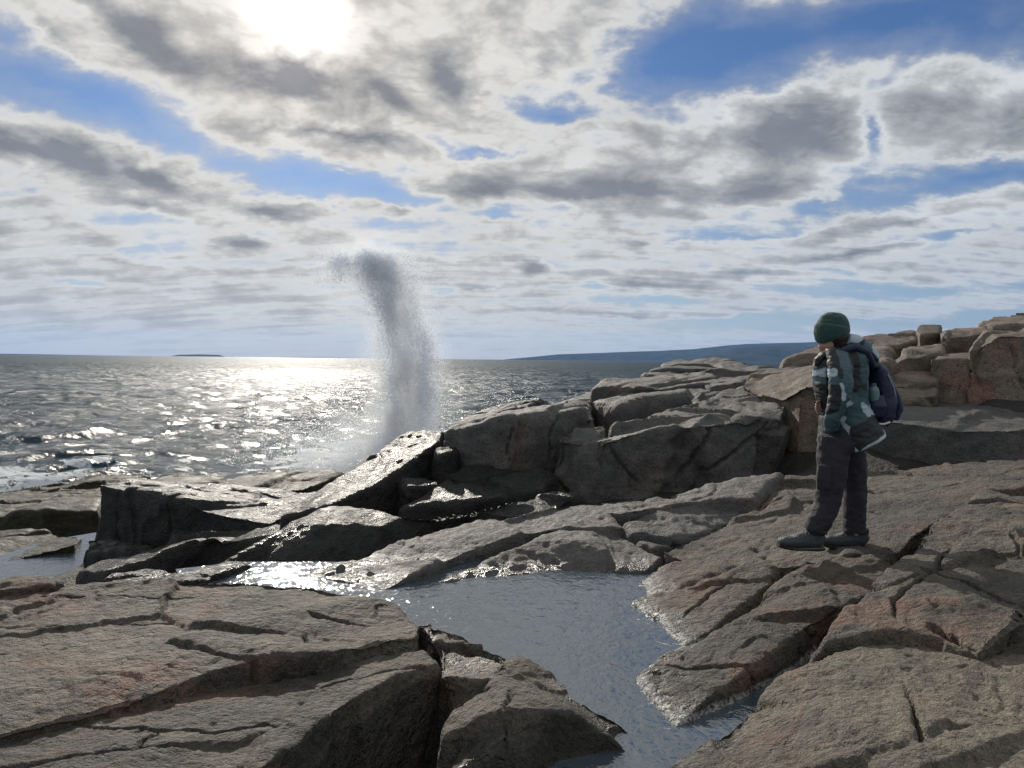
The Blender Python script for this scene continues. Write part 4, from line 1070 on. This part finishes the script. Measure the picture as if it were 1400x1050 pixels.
    seg = [(1132, 482, 1134, 520, 9, SL), (1148, 484, 1150, 530, 8, BL), (1162, 478, 1166, 518, 7, TE), (1174, 505, 1180, 532, 8, SL), (1121, 482, 1119, 498, 6, BL), (1118, 500, 1118, 512, 2.0, WH),
           (1125, 524, 1130, 543, 2.0, WH), (1134, 530, 1150, 538, 7, SL), (1134, 547.5, 1148, 550, 1.8, WH), (1152, 556, 1138, 562, 7, TE), (1128, 562, 1124, 574, 6, SL), (1137, 558, 1140, 569, 2.4, WH),
           (1160, 535, 1176, 545, 6, TE), (1163, 553, 1172, 561, 1.8, WH), (1178, 550, 1203, 588, 1.6, WH), (1157, 592, 1188, 578, 13, BL), (1190, 560, 1184, 548, 6, SL), (1142.5, 586, 1146, 612, 6.0, WH),
           (1150, 574, 1160, 568, 4, TE), (1172, 606, 1200, 594, 6.0, WH), (1120, 528, 1119, 555, 4, BL), (1130, 580, 1126, 575, 5, TE), (1140, 500, 1138, 512, 4, TE), (1170, 490, 1184, 500, 6, BL), (1156, 520, 1168, 528, 6, BL), (1122, 515, 1124, 520, 3, TE), (1125, 506, 1124, 514, 4, BL), (1133, 540, 1128, 552, 3, TE), (1118, 518, 1120, 524, 3, SL)]
    hood_seg = [(1154, 462, 1163, 463, 3.5, WH), (1160, 474, 1176, 476, 6, SL), (1181, 475, 1189, 486, 2.0, WH), (1175, 486, 1185, 497, 6, BL), (1168, 470, 1172, 480, 3, BL), (1188, 497, 1192, 503, 4, TE)]
    def printed(segs):
        def fn(c):
            u = 1140 + (c[:, 0] - P(1140, 500, PD).x) / PXM + 3.0 * fbm(c * 9 + 2, 2); v = 500 - (c[:, 2] - P(1140, 500, PD).z) / PXM + 3.0 * fbm(c * 9 + 40, 2)
            v = v + (c[:, 1] - PD > 0.05) * 23.0
            best = np.full(len(c), 1e9); col = np.ones((len(c), 4))
            for x0, y0, x1, y1, b, k in segs:
                dx, dy = x1 - x0, y1 - y0
                t = np.clip(((u - x0) * dx + (v - y0) * dy) / (dx * dx + dy * dy), 0, 1)
                dd = np.hypot(u - x0 - t * dx, v - y0 - t * dy) - b
                m_ = dd < best; best = np.where(m_, dd, best); col[m_, :3] = k
            return col
        return fn
    def folds(c):
        w = c * np.array([7, 5, 12], np.float32)
        return 0.010 * fbm(w + 3, 3) - 0.010 * np.abs(fbm(w * 1.6 + 20, 2))
    jk = skinmesh('jacket', [tube([(1150, 472, 0, 13, .085), (1152, 478, 0, 24, .15), (1153, 488, 0, 32, .20), (1152, 510, 0, 31, .20), (1152, 540, 0, 31, .195), (1155, 562, 0, 32, .20), (1162, 582, 0, 34, .215), (1173, 605, 0, 35, .23)], 28),
                  tube([(1127, 483, -.03, 6, .06), (1122, 494, -.04, 8, .09), (1121, 515, -.04, 7, .10), (1124, 540, -.02, 7, .10), (1128, 566, 0, 6, .10)]),
                  tube([(1146, 480, -.13, 16, .08), (1148, 500, -.20, 17, .085), (1150, 522, -.235, 16, .08), (1149, 542, -.24, 14.5, .07), (1143, 560, -.23, 12.5, .06), (1138, 574, -.20, 11, .055), (1136, 590, -.15, 9, .05)]),
                  tube([(1148, 480, .13, 16, .08), (1152, 500, .20, 17, .085), (1156, 530, .23, 17, .08), (1154, 546, .235, 15, .075), (1142, 555, .20, 12, .06), (1130, 557, .10, 9, .05), (1124, 557, .04, 8, .045)])],
                  0.0065, 3, pr, cloth, folds, printed(seg))
    for nm, shells in (('hood', [tube([(1154, 464, 0, 10, .09), (1164, 469, .01, 13, .12), (1176, 478, .02, 14, .135), (1186, 490, .02, 12, .13), (1191, 502, .02, 7, .09)])]),
                       ('collar', [tube([(1131, 481, -.06, 3.5, .04), (1125, 486, -.07, 5, .05), (1119, 492, -.07, 6, .045), (1117, 501, -.06, 3, .03)])])):
        hh = skinmesh(nm, shells, 0.006, 2, pr, cloth, lambda c: 0.008 * fbm(c * 14, 3), printed(hood_seg if nm == 'hood' else seg))
        hh.parent = jk
    skinmesh('cuff', [tube([(1127, 557, .06, 8.6, .047), (1122.5, 557, .03, 8, .042)])], 0.005, 2, pr, simple('pale_cuff', (0.35, 0.38, 0.42), 0.8)).parent = jk
    # trousers
    skinmesh('trousers', [tube([(1150, 566, 0, 27, .16), (1151, 585, 0, 30, .175), (1151, 602, 0, 32, .185), (1151, 614, 0, 30, .18)], 24),
             tube([(1143, 598, -.08, 23, .105), (1139, 625, -.09, 21, .11), (1136, 660, -.1, 18.5, .10), (1130.5, 690, -.1, 16.5, .092), (1122, 710, -.1, 17, .09), (1116.5, 722, -.1, 15.5, .085), (1115, 727, -.1, 15.5, .085)]),
             tube([(1160, 598, .08, 22, .105), (1164, 630, .09, 19, .105), (1169, 670, .1, 15, .095), (1168, 705, .1, 15.5, .09), (1168, 722, .1, 15, .085), (1168, 728, .1, 15, .085)])],
             0.0065, 3, pr, navyp, lambda c: 0.010 * fbm(c * np.array([8, 6, 9], np.float32), 3) - 0.010 * np.abs(fbm((c + 0.05 * np.sin(c[:, [2, 2, 0]] * 9)) * np.array([13, 9, 9], np.float32) + 8, 2)) - 0.012 * np.abs(fbm(c * np.array([9, 7, 20], np.float32) + 3, 2)) * sstep(c[:, 2], foot.z + 0.35, foot.z + 0.1))
    skinmesh('thigh_pocket', [tube([(1128, 636, -.175, 9, .02), (1127, 655, -.185, 10, .022), (1126, 670, -.18, 9, .02)])], 0.006, 2, pr, navyp, lambda c: 0.004 * fbm(c * 20, 3))
    # boots
    for dx, dy, tilt in ((0, -.1, 0), (60, .1, -1.5)):
        b = skinmesh('boot', [tube([(1124.5 + dx, 741 + tilt, dy, 8, .032), (1120 + dx, 738 + tilt, dy, 12, .042), (1108 + dx, 737.5 + tilt, dy, 12.5, .047), (1096 + dx, 739 + tilt, dy, 11, .050), (1083 + dx, 741 + tilt, dy, 8.5, .053), (1072 + dx, 741 + tilt, dy, 7.5, .048), (1065 + dx, 741 + tilt, dy, 4.5, .032)]),
                              tube([(1115 + dx, 742 + tilt, dy, 11, .045), (1115 + dx, 730 + tilt, dy, 11, .048), (1115.5 + dx, 722 + tilt, dy, 11.5, .050)])],
                     0.005, 3, pr, boot, lambda c: 0.003 * fbm(c * 30, 3))
        s_ = skinmesh('sole', [tube([(1126 + dx, 749.5 + tilt, dy, 3.0, .036), (1118 + dx, 750 + tilt, dy, 3.4, .046), (1104 + dx, 749.5 + tilt, dy, 3.0, .048), (1088 + dx, 749.0 + tilt, dy, 3.2, .056), (1074 + dx, 747.6 + tilt, dy, 3.2, .050), (1063.5 + dx, 745 + tilt, dy, 2.8, .032)])], 0.004, 1, pr, sole)
        s_.parent = b
        skinmesh('toe_cap', [tube([(1078 + dx, 743 + tilt, dy, 6.8, .053), (1071 + dx, 743 + tilt, dy, 7.0, .050), (1063.8 + dx, 743 + tilt, dy, 4.6, .034)])], 0.005, 2, pr, sole).parent = b
        skinmesh('ankle_cuff', [tube([(1115 + dx, 731 + tilt, dy, 12.2, .053), (1115.5 + dx, 724 + tilt, dy, 12.6, .054)])], 0.005, 2, pr, sole).parent = b
        skinmesh('midsole', [tube([(1126 + dx, 748.2 + tilt, dy, 1.1, .036), (1104 + dx, 748.2 + tilt, dy, 1.1, .050), (1086 + dx, 748 + tilt, dy, 1.1, .056), (1066 + dx, 745 + tilt, dy, 1.0, .034)])], 0.0035, 0, pr, lace).parent = b
        for k in range(4):
            l_ = skinmesh('lace', [tube([(1092 + 4.5 * k + dx, 735.5 - 1.6 * k + tilt, dy - .045, 1.0, .006), (1093 + 4.5 * k + dx, 733 - 1.9 * k + tilt, dy, 1.0, .006), (1092 + 4.5 * k + dx, 735.5 - 1.6 * k + tilt, dy + .045, 1.0, .006)], 8)], 0.003, 0, pr, lace)
            l_.parent = b
    # backpack
    bp = empty('backpack', tuple(P(1205, 580, PD + .04)))
    tag(bp, 'navy backpack hanging low on the hiker\'s back', 'backpack', None, 'thing')
    skinmesh('main_compartment', [tube([(1190, 496, .04, 7, .09), (1196, 506, .04, 12, .13), (1201, 525, .04, 16, .145), (1204, 550, .04, 18, .15), (1203, 568, .04, 17, .145), (1198, 579, .04, 12, .12)], 24)], 0.007, 4, bp, pack,
             lambda c: 0.010 * fbm(c * 9, 3))
    skinmesh('front_pocket', [tube([(1212, 524, .04, 5, .08), (1218, 541, .04, 7, .11), (1221, 558, .04, 8, .115), (1217, 573, .04, 6, .10)], 20)], 0.006, 3, bp, pack, lambda c: 0.006 * fbm(c * 14, 3))
    skinmesh('side_pocket', [tube([(1200, 540, -.10, 9, .03), (1201, 555, -.115, 11, .04), (1200, 570, -.10, 9, .03)], 16)], 0.006, 2, bp, pack, lambda c: 0.004 * fbm(c * 16, 3))
    skinmesh('shoulder_strap', [tube([(1196, 502, -.10, 4, .02), (1186, 482, -.15, 4.5, .018), (1170, 474, -.165, 5, .016), (1155, 478, -.17, 5, .016), (1142, 492, -.165, 4.5, .016)], 12)], 0.005, 2, bp, pack)
    skinmesh('zip', [tube([(1214, 512, -.105, .8, .005), (1222, 530, -.09, .8, .005), (1226, 550, -.08, .8, .005)], 8)], 0.003, 0, bp, simple('zip_metal', (0.35, 0.36, 0.38), 0.4))
    skinmesh('drawcord', [tube([(1199, 579, -.10, 1.4, .008), (1208, 580, -.10, 1.6, .009), (1217, 577, -.09, 1.4, .008)], 8)], 0.0035, 0, bp, simple('white_cord', (0.6, 0.6, 0.6), 0.8))
    wb = empty('water_bottle', tuple(P(1196, 560, PD - .10)))
    tag(wb, 'clear greenish water bottle in the side pocket of the backpack', 'bottle', None, 'thing')
    skinmesh('bottle', [tube([(1198, 560, -.105, 6, .03), (1196, 545, -.105, 6.5, .033), (1195, 533, -.105, 6.5, .033), (1194.5, 528, -.105, 4, .02)], 16)], 0.004, 1, wb, simple('bottle_plastic', (0.10, 0.16, 0.16), 0.15))
    skinmesh('cap', [tube([(1194.5, 528.5, -.105, 3.6, .018), (1194.2, 524, -.105, 3.6, .018)], 14)], 0.0035, 1, wb, simple('bottle_cap', (0.05, 0.08, 0.09), 0.4))
hiker()

# ------------------------------------------------------------------ air
def haze():
    lo = Vector((-17500, -300, -40)); hi = Vector((17500, 18300, 560))
    vs = [(x, y, z) for x in (lo.x, hi.x) for y in (lo.y, hi.y) for z in (lo.z, hi.z)]
    fs = [[0, 1, 3, 2], [4, 6, 7, 5], [0, 4, 5, 1], [2, 3, 7, 6], [0, 2, 6, 4], [1, 5, 7, 3]]
    me = pydata('haze', vs, fs)
    mt = bpy.data.materials.new('haze'); mt.use_nodes = True
    mt.node_tree.nodes.clear(); n = NT(mt.node_tree)
    pv = n.node('ShaderNodeVolumePrincipled'); out = n.node('ShaderNodeOutputMaterial')
    pv.inputs['Color'].default_value = (0.30, 0.53, 1.0, 1)
    pv.inputs['Density'].default_value = 0.000020
    pv.inputs['Anisotropy'].default_value = 0.3
    mt.node_tree.links.new(pv.outputs[0], out.inputs['Volume'])
    o = link('haze', me, mt)
    tag(o, 'thin sea haze in front of the far hills', None, None, 'stuff')
haze()
